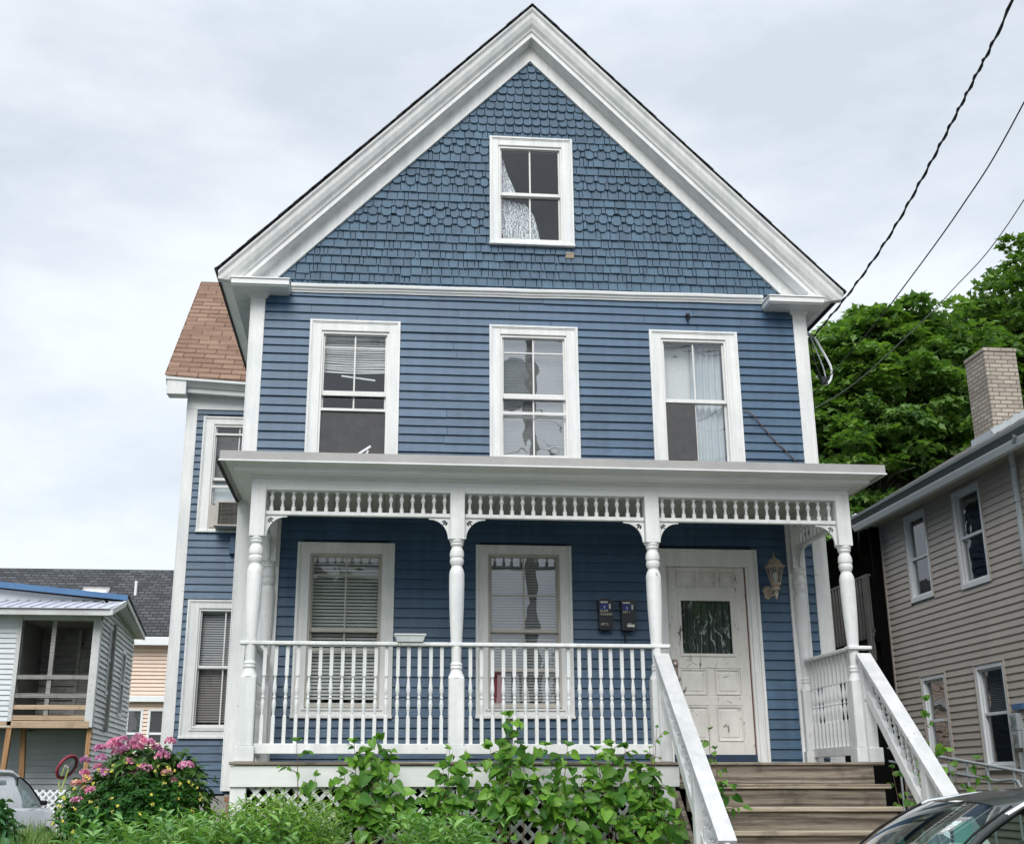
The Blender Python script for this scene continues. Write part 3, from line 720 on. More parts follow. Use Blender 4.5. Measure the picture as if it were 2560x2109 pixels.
for (x, z, a) in ((.20, 1.015, .6), (.26, 1.035, -.4), (.44, .99, -.35), (.60, .90, .2), (.50, .66, 1.5), (.62, .64, -.45), (.72, .56, .1)):
    MB().beam((x - .03 * cos(a), yd - .0012, z - .03 * sin(a)), (x + .03 * cos(a), yd - .0012, z + .03 * sin(a)), .0012, .007, (0, 1, 0)).build('scratch', 'shade_scratch', dr)

# ================================================================== PORCH
PX = [-4.2857, -2.3796, -.4734, 1.4610]; PY = -1.347; PW = .070
prof_sq = lambda: None
def post_mesh(mb, cx, cy, half=False):
    w = PW
    mb.cbox(cx - w, cx + w, cy - w, cy + w, 2.045, 2.56, .004)
    # turned part
    pf = [(.068, 2.05), (.070, 2.035), (.066, 2.020), (.060, 2.012), (.064, 2.0), (.058, 1.99), (.050, 1.978), (.052, 1.965), (.064, 1.94), (.069, 1.91), (.068, 1.885), (.060, 1.868), (.066, 1.86), (.068, 1.84), (.062, 1.815), (.052, 1.797), (.049, 1.788), (.056, 1.775), (.068, 1.745), (.073, 1.715), (.073, 1.60), (.069, 1.40), (.060, 1.20), (.053, 1.075), (.050, 1.03), (.047, .95), (.045, .895), (.048, .885), (.056, .875), (.058, .866), (.052, .856), (.056, .846), (.058, .836), (.050, .822), (.052, .81), (.062, .785), (.074, .76), (.078, .745)]
    mb.lathe(pf, (cx, cy, 0), 20)
    mb.cbox(cx - .072, cx + .072, cy - .072, cy + .072, .13, .755, .010)
    mb.cbox(cx - .088, cx + .088, cy - .088, cy + .088, 0, .132, .004)
for i, x in enumerate(PX):
    mb = MB(); post_mesh(mb, x + (.0 if i != 2 else .004), PY); mb.build('porch_post', 'white_worn', H)
for x in (PX[0] + .01, PX[3] - .01):       # half posts against the house, on flat pilasters
    mb = MB(); post_mesh(mb, x, -.02); mb.cbox(x - .10, x + .10, -.012, .045, 0, 2.56, .004); mb.build('wall_post', 'white_worn', H)
# deck
mb = MB(); y = -1.50; i = 0
xx0, xx1 = -4.405, 1.60
nb_ = int((0 - y) / .095)
mb.cbox(xx0, xx1, -1.50, -1.412, -.030, -.002, .006)
for k_ in range(14):
    y0 = -1.408 + k_ * .1005; mb.cbox(xx0 + .01, xx1 - .01, y0, y0 + .0965, -.028, -.003, .003)
mb.build('porch_floor', 'wooddeck', H)
for q in ((-4.395, -.33, -1.475, -1.43), (-4.395, -4.35, -1.43, 0), (1.545, 1.59, -.5, 0)): MB().cbox(*q, -.218, -.034, .004).build('porch_fascia', 'white_h', H)
# skirt: posts and lattice
for x0, x1 in ((-4.385, -4.244), (-2.62, -2.484), (-2.38, -2.26), (-.52, -.38)): MB().cbox(x0, x1, -1.455, -1.40, -1.75, -.2185, .004).build('skirt_post', 'white', H)
def lattice(mb, x0, x1, z0, z1, y, pitch=.125, w=.036, t=.007, M4=None):
    """two layers of crossed slats clipped to a rectangle"""
    for layer, sgn in ((0, 1), (1, -1)):
        c = (x0 - (z1 - z0)) if sgn > 0 else x0
        yy = y + layer * t
        s = x0 - (z1 - z0) - pitch
        while s < x1 + (z1 - z0) + pitch:
            # line x = s + sgn*(z - z0)
            lo, hi = 0., z1 - z0
            if sgn > 0: lo = max(lo, x0 - s); hi = min(hi, x1 - s)
            else: lo = max(lo, s - x1); hi = min(hi, s - x0)
            if hi - lo > .02:
                a = (s + sgn * lo, z0 + lo); b = (s + sgn * hi, z0 + hi); hw = w * .707
                pts = [(a[0] - hw, yy, a[1]), (a[0] + hw, yy, a[1]), (b[0] + hw, yy, b[1]), (b[0] - hw, yy, b[1])]
                pts = [(min(max(p[0], x0), x1), p[1], p[2]) for p in pts]
                q = [(p[0], p[1] + t, p[2]) for p in pts]
                if M4 is not None: pts = [M4 @ Vector(p) for p in pts]; q = [M4 @ Vector(p) for p in q]
                mb.hexa([pts[0], pts[1], q[1], q[0]], [pts[3], pts[2], q[2], q[3]])
            s += pitch
mb = MB(); lattice(mb, -4.244, -2.62, -1.7, -.22, -1.43); lattice(mb, -2.26, -.52, -1.7, -.22, -1.43); lattice(mb, -2.484, -2.38, -1.7, -.22, -1.43)
lt = mb.build('lattice_skirt', 'white', H)
MB().box(-4.35, 1.54, -.60, -.55, -1.7, -.25).build('crawlspace_wall', 'shade_scratch', H)
# porch roof: cornice swept around three sides
def sweepU(mb, prof, xl, xr, yf, yb=.04):
    """prof (outward offset, z); path wraps left, front, right with mitred corners"""
    rows = []
    for path in range(4):
        r = []
        for o, z in prof:
            r.append([(xl - o, yb, z), (xl - o, yf - o, z), (xr + o, yf - o, z), (xr + o, yb, z)][path])
        rows.append(r)
    m = len(prof); vs = [p for r in rows for p in r]; fs = []
    for i in range(3):
        for k_ in range(m): fs.append((i * m + k_, i * m + (k_ + 1) % m, (i + 1) * m + (k_ + 1) % m, (i + 1) * m + k_))
    fs += [tuple(range(m)), tuple(range(3 * m, 4 * m))[::-1]]
    mb.add(vs, fs)
BXL, BXR, BYF = -4.352, 1.527, -1.412
mb = MB(); sweepU(mb, [(.0, 2.50), (.0, 2.655), (-.11, 2.655), (-.11, 2.50)], BXL, BXR, BYF); mb.build('porch_beam', 'white_h', H)
mb = MB(); sweepU(mb, [(-.02, 2.635), (.012, 2.605), (.02, 2.635), (.165, 2.640), (.165, 2.676), (.175, 2.680), (.20, 2.700), (.235, 2.706), (.262, 2.728), (.262, 2.74), (-.02, 2.745)], BXL, BXR, BYF); mb.build('porch_cornice', 'white_h', H)
mb = MB(); sweepU(mb, [(.250, 2.742), (.280, 2.706), (.290, 2.706), (.290, 2.722), (.286, 2.724), (.286, 2.797), (.250, 2.805)], BXL, BXR, BYF); mb.build('porch_roof_edge', 'alum', H)
mb = MB(); sweepU(mb, [(.286, 2.699), (.296, 2.699), (.296, 2.711), (.2905, 2.711)], BXL, BXR, BYF); mb.build('drip_moulding', 'vinyl', H)
MB().box(-4.668, -4.640, -1.69, -.0, 2.685, 2.735).build('side_dark_strip', 'darkroof_e', H)  # thin dark strip along the left cornice edge
mb = MB(); a = .262; X0, X1, Y0 = BXL - a, BXR + a, BYF - a
mb.add([(X0, .04, 2.80), (X0, Y0, 2.80), (X1, Y0, 2.80), (X1, .04, 2.80), (X0 + .5, .04, 3.06), (X0 + .6, -.2, 3.06), (X1 - .6, -.2, 3.06), (X1 - .5, .04, 3.06), (X0, .04, 2.75), (X0, Y0, 2.75), (X1, Y0, 2.75), (X1, .04, 2.75)],
       [(0, 1, 5, 4), (1, 2, 6, 5), (2, 3, 7, 6), (4, 5, 6, 7), (0, 8, 9, 1), (1, 9, 10, 2), (2, 10, 11, 3), (8, 11, 10, 9)])
mb.build('porch_roof', 'darkroof', H)
mb = MB()
n = 44
for i in range(n):
    xa = -4.24 + (1.415 + 4.24) * i / n; xb = -4.24 + (1.415 + 4.24) * (i + 1) / n
    mb.cbox(xa + .0015, xb - .0015, -1.30, .03, 2.58, 2.60, .004)
mb.build('porch_ceiling', 'ceiling', H)
# spindle friezes
sp_prof = [(.013, 0), (.017, .004), (.017, .045), (.009, .052), (.013, .064), (.008, .074), (.011, .10), (.019, .125), (.014, .148), (.008, .165), (.014, .172), (.017, .176), (.017, .20)]
mbs = MB(); mbs.lathe([(r * 1.18, z) for r, z in sp_prof], (0, 0, 0), 10)
spo = First(mbs.build('spindle', 'white_worn', None, smooth=False))
def frieze(a, b, n, side=False, off=0):
    mb = MB()
    if not side:
        mb.cbox(a, b, -1.375, -1.320, 2.262, 2.300, .004); mb.cbox(a, b, -1.370, -1.325, 2.498, 2.512, .002)
    else:
        mb.cbox(side - .027, side + .027, a, b, 2.262, 2.300, .004); mb.cbox(side - .022, side + .022, a, b, 2.498, 2.512, .002)
    f = mb.build('spindle_frieze', 'white', H)
    for i in range(n):
        t = a + (b - a) * (i + .5) / n
        spo.put(f, (t, -1.347, 2.2995) if not side else (side, t, 2.2995), jit=.012)
    return f
friez = [frieze(-4.2157, -2.4496, 17), frieze(-2.3096, -.5431, 17), frieze(-.4030, 1.3913, 17), frieze(-1.277, -.10, 11, side=PX[0]), frieze(-1.277, -.10, 11, side=PX[3])]
# brackets
def bracket_shape(w=.205, h=.205):
    t = .018; pts = [(0, 0), (w, 0), (w, -t)]
    n = 12
    R = w - .012
    for i in range(n + 1):
        a = pi / 2 * i / n
        pts.append((w - .012 - (R - t) * sin(a), -h + (h - t) * cos(a) + 0))
    pts += [(t, -h), (0, -h)]
    # petals
    holes = []
    for ang, ln in ((-.35, .045), (-pi / 4, .055), (-1.22, .045)):
        c = (.050, -.050); p = []
        for i in range(10):
            s = 2 * pi * i / 10; u = .020 + ln * .5 * (1 + cos(s)) ; v_ = .0065 * sin(s) * (1.4 - cos(s) * .2)
            p.append((c[0] - .03 + u * cos(ang) - v_ * sin(ang), c[1] + .03 + u * sin(ang) + v_ * cos(ang)))
        holes.append(p)
    return [pts] + holes
def bracket(x, sgn, y=-1.347, rz=0):
    # local x outwards from the post, local y up
    if rz == 0: R = Matrix(((sgn, 0, 0, x), (0, 0, 1, y), (0, 1, 0, 2.262), (0, 0, 0, 1)))
    else: R = Matrix(((0, 0, 1, x), (sgn, 0, 0, y), (0, 1, 0, 2.262), (0, 0, 0, 1)))
    return curve_mesh('bracket', bracket_shape(), .011, 'white_worn', H, R)
for i, x in enumerate(PX):
    if i < 3: bracket(x + PW, 1)
    if i > 0: bracket(x - PW, -1)
for x in (PX[0], PX[3]): bracket(x, 1, -1.277, 1); bracket(x, -1, -.092, 1)
# balustrades
bal_prof = [(.0001, 0)]
def baluster_mesh():
    mb = MB(); w = .0165
    mb.cbox(-w, w, -w, w, 0, .228, .002); mb.cbox(-w, w, -w, w, .602, .875, .002)
    pf = [(.015, .226), (.017, .232), (.017, .240), (.012, .246), (.010, .255), (.012, .28), (.018, .33), (.019, .355), (.014, .385), (.010, .396), (.016, .402), (.017, .410), (.012, .418), (.011, .43), (.018, .46), (.0195, .49), (.014, .545), (.010, .585), (.011, .590), (.017, .597), (.016, .604)]
    mb.lathe(pf, (0, 0, 0), 10); return mb.build('baluster', 'white_worn', None)
bal = First(baluster_mesh())
def balustrade(a, b, n, side=None, ext0=0, ext1=0, ys=None):
    if side is None:
        f = MB().cbox(a - ext0, b + ext1, -1.400, -1.300, 1.036, 1.070, .006).build('balustrade', 'white_worn', H)
        MB().cbox(a, b, -1.370, -1.325, .068, .158, .004).build('bottom_rail', 'white_worn', f)
    else:
        f = MB().cbox(side - .05, side + .05, a - ext0, b + ext1, 1.037, 1.071, .006).build('balustrade', 'white_worn', H)
        MB().cbox(side - .024, side + .024, a, b, .068, .158, .004).build('bottom_rail', 'white_worn', f)
    for i in range(n):
        t = a + (b - a) * (i + .62) / (n + .24)
        bal.put(f, (t, -1.345, .158) if side is None else (side, t, .158), jit=.006)
    return f
balustrade(-4.214, -2.452, 17, ext0=.17, ext1=.0); balustrade(-2.308, -.545, 17, ext0=.145, ext1=.20)
balustrade(-1.275, -.095, 11, side=PX[0], ext0=.02); rb = balustrade(-1.275, -.095, 11, side=PX[3], ext0=.02)
MB().cbox(1.39, 1.62, -1.42, -1.30, 1.038, 1.072, .006).build('rail_cap', 'white_worn', H)
MB().box(PX[3] - .02, PX[3] + .02, -1.27, -1.10, -.0, .001).build('floor_block', 'white', H) if 0 else None
# ---- stairs
RS, RN = .1905, .2225
st = MB()
for i in range(9):
    z = -.030 - i * RS; y0 = -1.478 - i * RN
    st.cbox(-.34, 1.492 + random.uniform(-.004, .004), y0, y0 + .03, z - RS + .004, z + .001, .002)
stairs = st.build('stairs', 'wooddeck', H)
ends = [1.545, 1.540, 1.530, 1.532, 1.53, 1.53, 1.53, 1.53]
for i in range(8):
    z = -(i + 1) * RS - .004; y1 = -1.478 - i * RN + .001
    mb = MB()
    mb.cbox(-.345, ends[i], y1 - RN - .030, y1 - .118, z - .040, z, .005)
    mb.cbox(-.345, ends[i] - random.uniform(.0, .02), y1 - .113, y1, z - .040, z - .001, .005)
    mb.build('tread', 'woodtread', stairs)
for x in (-.385, 1.34):
    MB().prism([(x, -1.46, -.25), (x, -1.46, -.6), (x, -3.2, -2.0), (x, -3.35, -1.80), (x, -3.25, -1.79)], (.04, 0, 0)).build('stringer', 'wooddeck', stairs)
# stair railings
sb = MB(); w = .0165
def stairrail(xa, xb, y0, z0, y1, z1):
    """xa: x at the top, xb: x at the foot (rail centre)"""
    top = Vector((xa, y0, z0)); bot = Vector((xb, y1, z1)); d = bot - top
    at = lambda y: top + d * ((y - y0) / (y1 - y0))
    rail = MB().beam(top, bot, .142, .040).build('stair_railing', 'railwhite', H)
    o = Vector((0, 0, -.055)); MB().beam(top + o, bot + o, .036, .075).build('sub_rail', 'white', rail)
    ym = -2.56; mid = at(ym)
    a1, a2 = Vector((xa - .01, -1.50, .60)), Vector((mid.x - .01, ym + .02, mid.z - .50))
    MB().beam(a1, a2, .050, .085).build('lower_rail', 'white_worn', rail)
    b1, b2 = Vector((mid.x, ym - .05, mid.z - .62)), Vector((xb, y1 + .12, z1 - .55))
    MB().beam(b1, b2, .050, .085).build('lower_rail', 'white_worn', rail)
    for i in range(9):
        y = -1.56 - i * .107; p = at(y); t = (y - a1.y) / (a2.y - a1.y); zl = a1.z + (a2.z - a1.z) * t + .02; h = p.z - .085 - zl
        bal.put(rail, (p.x, y, zl), sc=(1, 1, h / .875))
    for i in range(5):
        y = -2.69 - i * .107; p = at(y); t = (y - b1.y) / (b2.y - b1.y); zl = b1.z + (b2.z - b1.z) * t + .02; h = p.z - .085 - zl
        bal.put(rail, (p.x, y, zl), sc=(1, 1, h / .875))
    MB().cbox(xb - .045, xb + .045, y1 + .04, y1 + .13, -1.78, z1 - .02, .006).build('newel', 'white_worn', rail)
    MB().cbox(xa - .05, xa + .05, y0 - .062, y0 + .02, -.001, z0 - .03, .006).build('newel', 'white_worn', rail)
    MB().cbox(mid.x - .055, mid.x + .055, ym - .045, ym + .045, -1.78, mid.z - .03, .006).build('newel', 'white_worn', rail)
    return rail
stairrail(-.448, -.455, -1.425, .965, -3.32, -.615)
stairrail(1.518, 1.530, -1.425, .985, -3.32, -.66)
MB().cbox(1.465, 1.60, -1.50, -1.30, -.002, .13, .005).build('base_block', 'white_worn', H)
# ---- the left wing of the same house
WY = 4.0; WX0, WX1 = -5.932, -4.60
U = (-5.684, -4.66, 3.165, 4.855); LW = (-5.715, -4.69, .385, 2.222)
mb = MB(); clap(mb, WX0 + .1, WX1 + .1, -.31, 5.0, .103, y=WY + .03, openings=[U, LW]); mb.build('siding', 'blue', H, fix=False)
mb = MB(); wallback(mb, WX0 + .01, WX1, -.33, 5.2, [U, LW], WY + .04, WY + .16); mb.box(WX0 + .01, WX0 + .08, WY + .16, 8.3, -.33, 5.2); mb.build('wall', 'blueback', H)
mb = MB(); clap(mb, -8.3, -WY, -.31, 5.1, .103, y=.03, M4=Matrix.Translation((WX0, 0, 0)) @ Matrix.Rotation(-pi / 2, 4, 'Z')); mb.build('siding', 'blue', H, fix=False)
MB().box(WX0 + .08, WX1, 6.6, 6.7, -.33, 5.2).box(WX0 + .08, WX1, WY + .16, 6.6, 2.55, 2.62).box(WX0 + .08, WX1, WY + .16, 6.6, -.33, -.27).box(WX0 + .08, WX1, WY + .16, 6.6, 5.1, 5.16).build('room', 'room', H)
MB().box(WX0 + .02, WX1, WY + .02, 8.3, -1.9, -.335).build('foundation', 'concrete', H)
mb = MB(); mb.cbox(WX0, -5.785, WY, WY + .05, -.33, 4.97); mb.cbox(WX0 - .012, WX0, WY, WY + .14, -.33, 4.97, .002); mb.build('corner_board', 'white', H)
mb = MB(); mb.cbox(WX0 - .012, WX1, WY - .004, WY + .05, 4.958, 5.20); mb.build('frieze_board', 'white_h', H)
mb = MB()
# eave: crown and soffit, sagging a little to the right
def ev(x0, x1, z0, z1):
    pr = [(4.0, -.17), (3.83, -.19), (3.83, -.165), (3.83, -.125), (3.80, -.12), (3.74, -.06), (3.70, -.05), (3.70, -.012), (3.76, .02), (4.0, .2)]
    a = [(x0, y, z0 + d) for y, d in pr]; b = [(x1, y, z1 + d) for y, d in pr]; m = len(pr)
    mb.add(a + b, [tuple(range(m)), tuple(range(2 * m - 1, m - 1, -1))] + [(i, m + i, m + (i + 1) % m, (i + 1) % m) for i in range(m)])
ev(-6.22, -4.6, 5.365, 5.285); mb.build('eave_moulding', 'white_h', H)
mb = MB(); mb.prism([(-6.20, 3.72, 5.30), (-6.20, 3.72, 5.10), (-6.20, 4.0, 5.12), (-6.20, 6.1, 7.60), (-6.20, 6.15, 7.84)], (.27, 0, 0)); mb.build('wing_rake', 'white', H)
mb = MB()
for sg in (0, 1):
    n = 24
    for i in range(n):
        t0, t1 = i / n, (i + 1) / n
        y0, y1 = (3.69 + 2.46 * t0, 3.69 + 2.46 * t1) if sg == 0 else (6.15 + 2.46 * (1 - t0), 6.15 + 2.46 * (1 - t1))
        z0, z1 = 5.385 + 2.50 * t0, 5.385 + 2.50 * t1; s0 = -.08 * (1 - t0) * (1 if sg == 0 else 0); s1 = -.08 * (1 - t1) * (1 if sg == 0 else 0)
        a, b = -6.235, -3.4 + t0 * 1.2
        vs = [(a, y0, z0), (b, y0, z0 + s0 * 2), (b, y1, z1 + s1 * 2 - .006), (a, y1, z1 - .006)]
        mb.hexa([(p[0], p[1], p[2] - .022) for p in vs], [(vs[0][0], vs[0][1], vs[0][2] + .004), (vs[1][0], vs[1][1], vs[1][2] + .004), vs[2], vs[3]])
mb.build('wing_roof', 'orangeroof', H)
w = window(H, U, (-5.515, -4.83), 4.705, (3.965, 3.925), 3.23, y=WY, rail2=(4.60, 3.83))
blind(-5.51, -4.84, 3.98, 4.68, WY + .16, 'blind_b', w, pitch=.03)
MB().box(-5.50, -4.84, WY + .125, WY + .15, 3.60, 3.90).build('shade', 'curtain', w)
w = window(H, LW, (-5.545, -4.86), 2.07, (1.345, 1.305), .55, y=WY)
blind(-5.54, -4.87, 1.33, 2.05, WY + .14, 'blind_d', w, pitch=.032); blind(-5.54, -4.87, .57, 1.29, WY + .16, 'blind_b', w, pitch=.032); 
MB().box(-5.20, -4.9, WY - .06, WY + .03, 2.86, 3.10).build('vent_box', 'blue', H)
# window air conditioner and its filler panel
ac = thing('air_conditioner', (-5.12, WY - .1, 3.21), 'small boxy window air conditioner with dark grille in the upper side-wing window', 'air conditioner')
mb = MB(); mb.cbox(-5.42, -4.86, WY - .27, WY + .2, 3.205, 3.225, .004)
mb.cbox(-5.41, -5.36, WY - .25, WY + .2, 3.225, 3.56, .004); mb.cbox(-4.90, -4.86, WY - .25, WY + .2, 3.225, 3.56, .004); mb.cbox(-5.36, -4.90, WY - .25, WY + .2, 3.535, 3.561, .004)
mb.build('case', 'cream', ac)
mb = MB(); mb.box(-5.36, -4.90, WY - .20, WY - .19, 3.226, 3.534)
for i in range(16): mb.box(-5.355, -4.905, WY - .235, WY - .222, 3.235 + i * .0188, 3.243 + i * .0188)
mb.build('grille', 'greywood', ac)
MB().box(-5.525, -5.425, WY + .01, WY + .02, 3.24, 3.56).build('filler_panel', 'cream', ac)

# ================================================================== THINGS ON THE HOUSE
# wall lantern beside the door
la = thing('wall_lantern', (1.13, .0, 1.85), 'aged cream-coloured carriage lantern on the blue wall right of the door', 'wall lamp')
Y = -.15
mb = MB(); mb.lathe([(.001, 0), (.05, 0), (.056, .012), (.048, .026), (.026, .034), (.001, .036)], (1.105, .012, 1.815), 16, rot_to((0, -1, 0)))
mb.lathe([(.001, 0), (.044, .001), (.040, .014), (.001, .02)], (1.105, .012, 1.765), 16, rot_to((0, -1, 0)))
mb.cbox(1.070, 1.14, -.006, .016, 1.745, 1.865, .010)
mb.tube([(1.105, -.02, 1.80), (1.11, -.06, 1.765), (1.12, -.10, 1.745), (1.145, -.14, 1.76), (1.150, -.15, 1.80)], [.013, .012, .012, .014, .018], 8)
mb.build('wall_bracket', 'lampmetal', la)
mb = MB(); mb.lathe([(.001, 1.700), (.010, 1.705), (.014, 1.72), (.008, 1.735), (.018, 1.745), (.026, 1.77), (.020, 1.79), (.040, 1.80), (.045, 1.83), (.034, 1.84), (.054, 1.85), (.058, 1.862), (.001, 1.866)], (1.150, Y, 0), 12)
mb.build('lamp_base', 'lampmetal', la)
c6 = [(cos(2 * pi * (k + .5) / 6), sin(2 * pi * (k + .5) / 6)) for k in range(6)]
mb = MB()
for cx_, cy_ in c6: mb.beam((1.15 + .048 * cx_, Y + .048 * cy_, 1.86), (1.15 + .090 * cx_, Y + .090 * cy_, 2.045), .009, .009)
for z, r in ((1.865, .050), (2.045, .092)):
    for k in range(6):
        a, b = c6[k], c6[(k + 1) % 6]; mb.beam((1.15 + r * a[0], Y + r * a[1], z), (1.15 + r * b[0], Y + r * b[1], z), .012, .014)
mb.lathe([(.114, 2.045), (.116, 2.055), (.094, 2.068), (.080, 2.085), (.058, 2.118), (.030, 2.142), (.022, 2.150), (.012, 2.156), (.016, 2.166), (.007, 2.176), (.009, 2.186), (.001, 2.228)], (1.15, Y, 0), 6)
mb.build('lamp_cage', 'lampmetal', la)
mb = MB()
for k in range(6):
    a, b = c6[k], c6[(k + 1) % 6]
    mb.quad((1.15 + .046 * a[0], Y + .046 * a[1], 1.868), (1.15 + .046 * b[0], Y + .046 * b[1], 1.868), (1.15 + .086 * b[0], Y + .086 * b[1], 2.04), (1.15 + .086 * a[0], Y + .086 * a[1], 2.04))
mb.build('lamp_glass', 'glass_l', la)
mb = MB(); mb.lathe([(.011, 1.87), (.012, 1.90), (.022, 1.935), (.026, 1.96), (.018, 1.985), (.001, 1.995)], (1.15, Y, 0), 12); mb.build('bulb', 'label_w', la)
# mailboxes
def mailbox(x, z0, label, lines, flap):
    t = thing('mailbox', (x + .07, .0, z0), label, 'mailbox', 'black mailboxes on the porch wall')
    mb = MB(); w = .145; h = .325; top = []
    for i in range(9):
        a = pi * i / 8; top.append((x + w / 2 + w / 2 * cos(a), z0 + h - .03 + .030 * sin(a)))
    pts = [(x, z0 + .015), (x + .015, z0), (x + w - .015, z0), (x + w, z0 + .015)] + top
    mb.prism([(a, -.085, b) for a, b in pts], (0, .10, 0)); mb.build('box', 'boxblack', t)
    mb = MB(); mb.prism([(a, -.094, b) for a, b in [(x - .004, z0 + h - .05)] + [(x + w + .004, z0 + h - .05)] + [(p[0] + (.004 if p[0] > x + w / 2 else -.004), p[1] + .004) for p in top]], (0, .11, 0)); mb.build('lid', 'boxblack', t)
    Mt = lambda px, pz: Matrix(((1, 0, 0, px), (0, 0, -1, -.0875), (0, 1, 0, pz), (0, 0, 0, 1)))
    MB().box(x + .014, x + .094, -.0955, -.0935, z0 + h - .045, z0 + h - .030).build('sticker', 'label_w', t)
    MB().box(x + .014, x + .098, -.0872, -.0845, z0 + h - .118, z0 + h - .052).build('sticker', 'label_b', t)
    MB().box(x + .055, x + .063, -.0885, -.0868, z0 + h - .105, z0 + h - .075).build('sticker', 'label_w', t)
    MB().box(x + .108, x + .126, -.0885, -.0845, z0 + h - .105, z0 + h - .055).build('clasp', 'label_w', t)
    for s, dz, sz in lines: text_mesh('lettering', s, sz, 'letters', t, Mt(x + .013, z0 + dz))
    if flap: MB().box(x + .055, x + .135, -.090, -.0845, z0 + .035, z0 + .06).box(x + .06, x + .10, -.090, -.0845, z0 + .066, z0 + .072).build('sticker', 'label_w', t)
    return t
mailbox(-.778, 1.368, 'left black wall mailbox lettered with a name above APT 2', [('BLAIR', .185, .034), ('DONNEY', .150, .032), ('APT 2', .045, .032)], False)
m2 = mailbox(-.535, 1.362, 'right black wall mailbox lettered APT 1 with a white strap hanging below', [('APT 1', .180, .032)], True)
MB().tube([(-.505, -.04, 1.37), (-.503, -.05, 1.30), (-.497, -.04, 1.23)], .009, 6).build('strap', 'rubber', m2)
# plastic tub on the rail
tb = thing('plastic_tub', (-2.815, -1.35, 1.07), 'shallow translucent plastic tub sitting on the front porch rail', 'tub')
def tubbox(mb, z0, z1, a, b, th=.006):
    """open box flaring from half size a to b"""
    lo = [(-a[0], -a[1]), (a[0], -a[1]), (a[0], a[1]), (-a[0], a[1])]; hi = [(-b[0], -b[1]), (b[0], -b[1]), (b[0], b[1]), (-b[0], b[1])]
    cx, cy = -2.815, -1.35
    P = lambda q, z, s=0: (cx + q[0] - s * (1 if q[0] > 0 else -1), cy + q[1] - s * (1 if q[1] > 0 else -1), z)
    vs = [P(q, z0) for q in lo] + [P(q, z1) for q in hi] + [P(q, z1, th) for q in hi] + [P(q, z0 + th, th) for q in lo]
    fs = [(3, 2, 1, 0), (12, 13, 14, 15)]
    for i in range(4):
        j = (i + 1) % 4; fs += [(i, j, 4 + j, 4 + i), (4 + i, 4 + j, 8 + j, 8 + i), (8 + i, 8 + j, 12 + j, 12 + i)]
    mb.add(vs, fs)
mb = MB(); tubbox(mb, 1.071, 1.135, (.118, .07), (.142, .09)); mb.build('body', 'plastic', tb)
mb = MB(); tubbox(mb, 1.130, 1.142, (.147, .096), (.149, .098), .012); mb.build('rim', 'vinyl', tb)
# little camera, cable and stick
cm = thing('security_camera', (.38, 0, 4.99), 'tiny black camera on the blue clapboards above the upper right window', 'camera')
MB().cbox(.365, .41, -.03, .02, 5.00, 5.035, .004).build('mount', 'black', cm); MB().lathe([(.001, 0), (.018, .002), (.018, .05), (.001, .052)], (.388, .0, 4.975), 12, rot_to((0, -1, -.25))).build('lens_body', 'black', cm)
tag(MB().tube([(.975, .0, 3.86), (1.03, -.012, 3.855), (1.09, -.015, 3.80), (1.20, -.008, 3.66), (1.33, -.006, 3.50), (1.45, -.01, 3.38), (1.57, -.01, 3.24), (1.60, -.02, 3.05)], .006, 6).build('loose_cable', 'stem', None), 'thin dark cable looping down the blue clapboards right of the upper right window', 'cable')
tag(MB().beam((-3.395, -.25, 3.17), (-3.245, -.25, 3.275), .022, .022).beam((-3.30, -.25, 3.17), (-3.27, -.25, 3.225), .016, .016).build('white_stick', 'vinyl', None), 'short white stick poking up from the porch roof before the upper left window', 'stick')
# ================================================================== SETTING
def terrain():
    xs = sorted(set([-400, -150, -60, -30] + list(np.arange(-20, 20.1, 1.)) + [30, 60, 150, 400])); ys = sorted(set([-400, -150, -40, -20, -16.2] + list(np.arange(-14, 20, 1.)) + [-3.7, -3.6, 30, 60, 150, 400]))
    def z(x, y):
        if y < -3.5: return -1.80
        t = min(1, max(0, (y + 3.5) / 2.4)); b = -1.78 + .36 * t * t * (3 - 2 * t)
        return b + .02 * sin(x * 1.3 + y) + (0.10 * min(1, max(0, (y - 4) / 10)))
    vs = [(x, y, z(x, y)) for y in ys for x in xs]; n = len(xs)
    fs = [(j * n + i, j * n + i + 1, (j + 1) * n + i + 1, (j + 1) * n + i) for j in range(len(ys) - 1) for i in range(n - 1)]
    o = MB().add(vs, fs).build('ground', 'soil', None, smooth=True); return tag(o, kind='structure')
terrain()
tag(MB().box(-60, 60, -13.9, -4.60, -1.9, -1.775).build('road', 'asphalt', None), kind='structure')
mb = MB(); 
for i in range(-24, 24): mb.cbox(i * 1.5, i * 1.5 + 1.49, -4.45, -3.45, -1.9, -1.690, .006)
tag(mb.build('sidewalk', 'concrete', None), kind='structure')
mb = MB()
for i in range(-24, 24): mb.cbox(i * 1.5, i * 1.5 + 1.495, -4.60, -4.455, -1.9, -1.675, .012)
tag(mb.build('kerb', 'concrete', None), kind='structure')
tag(MB().cbox(-36, 36, -15.4, -13.9, -1.9, -1.66, .01).build('far_sidewalk', 'concrete', None), kind='structure')

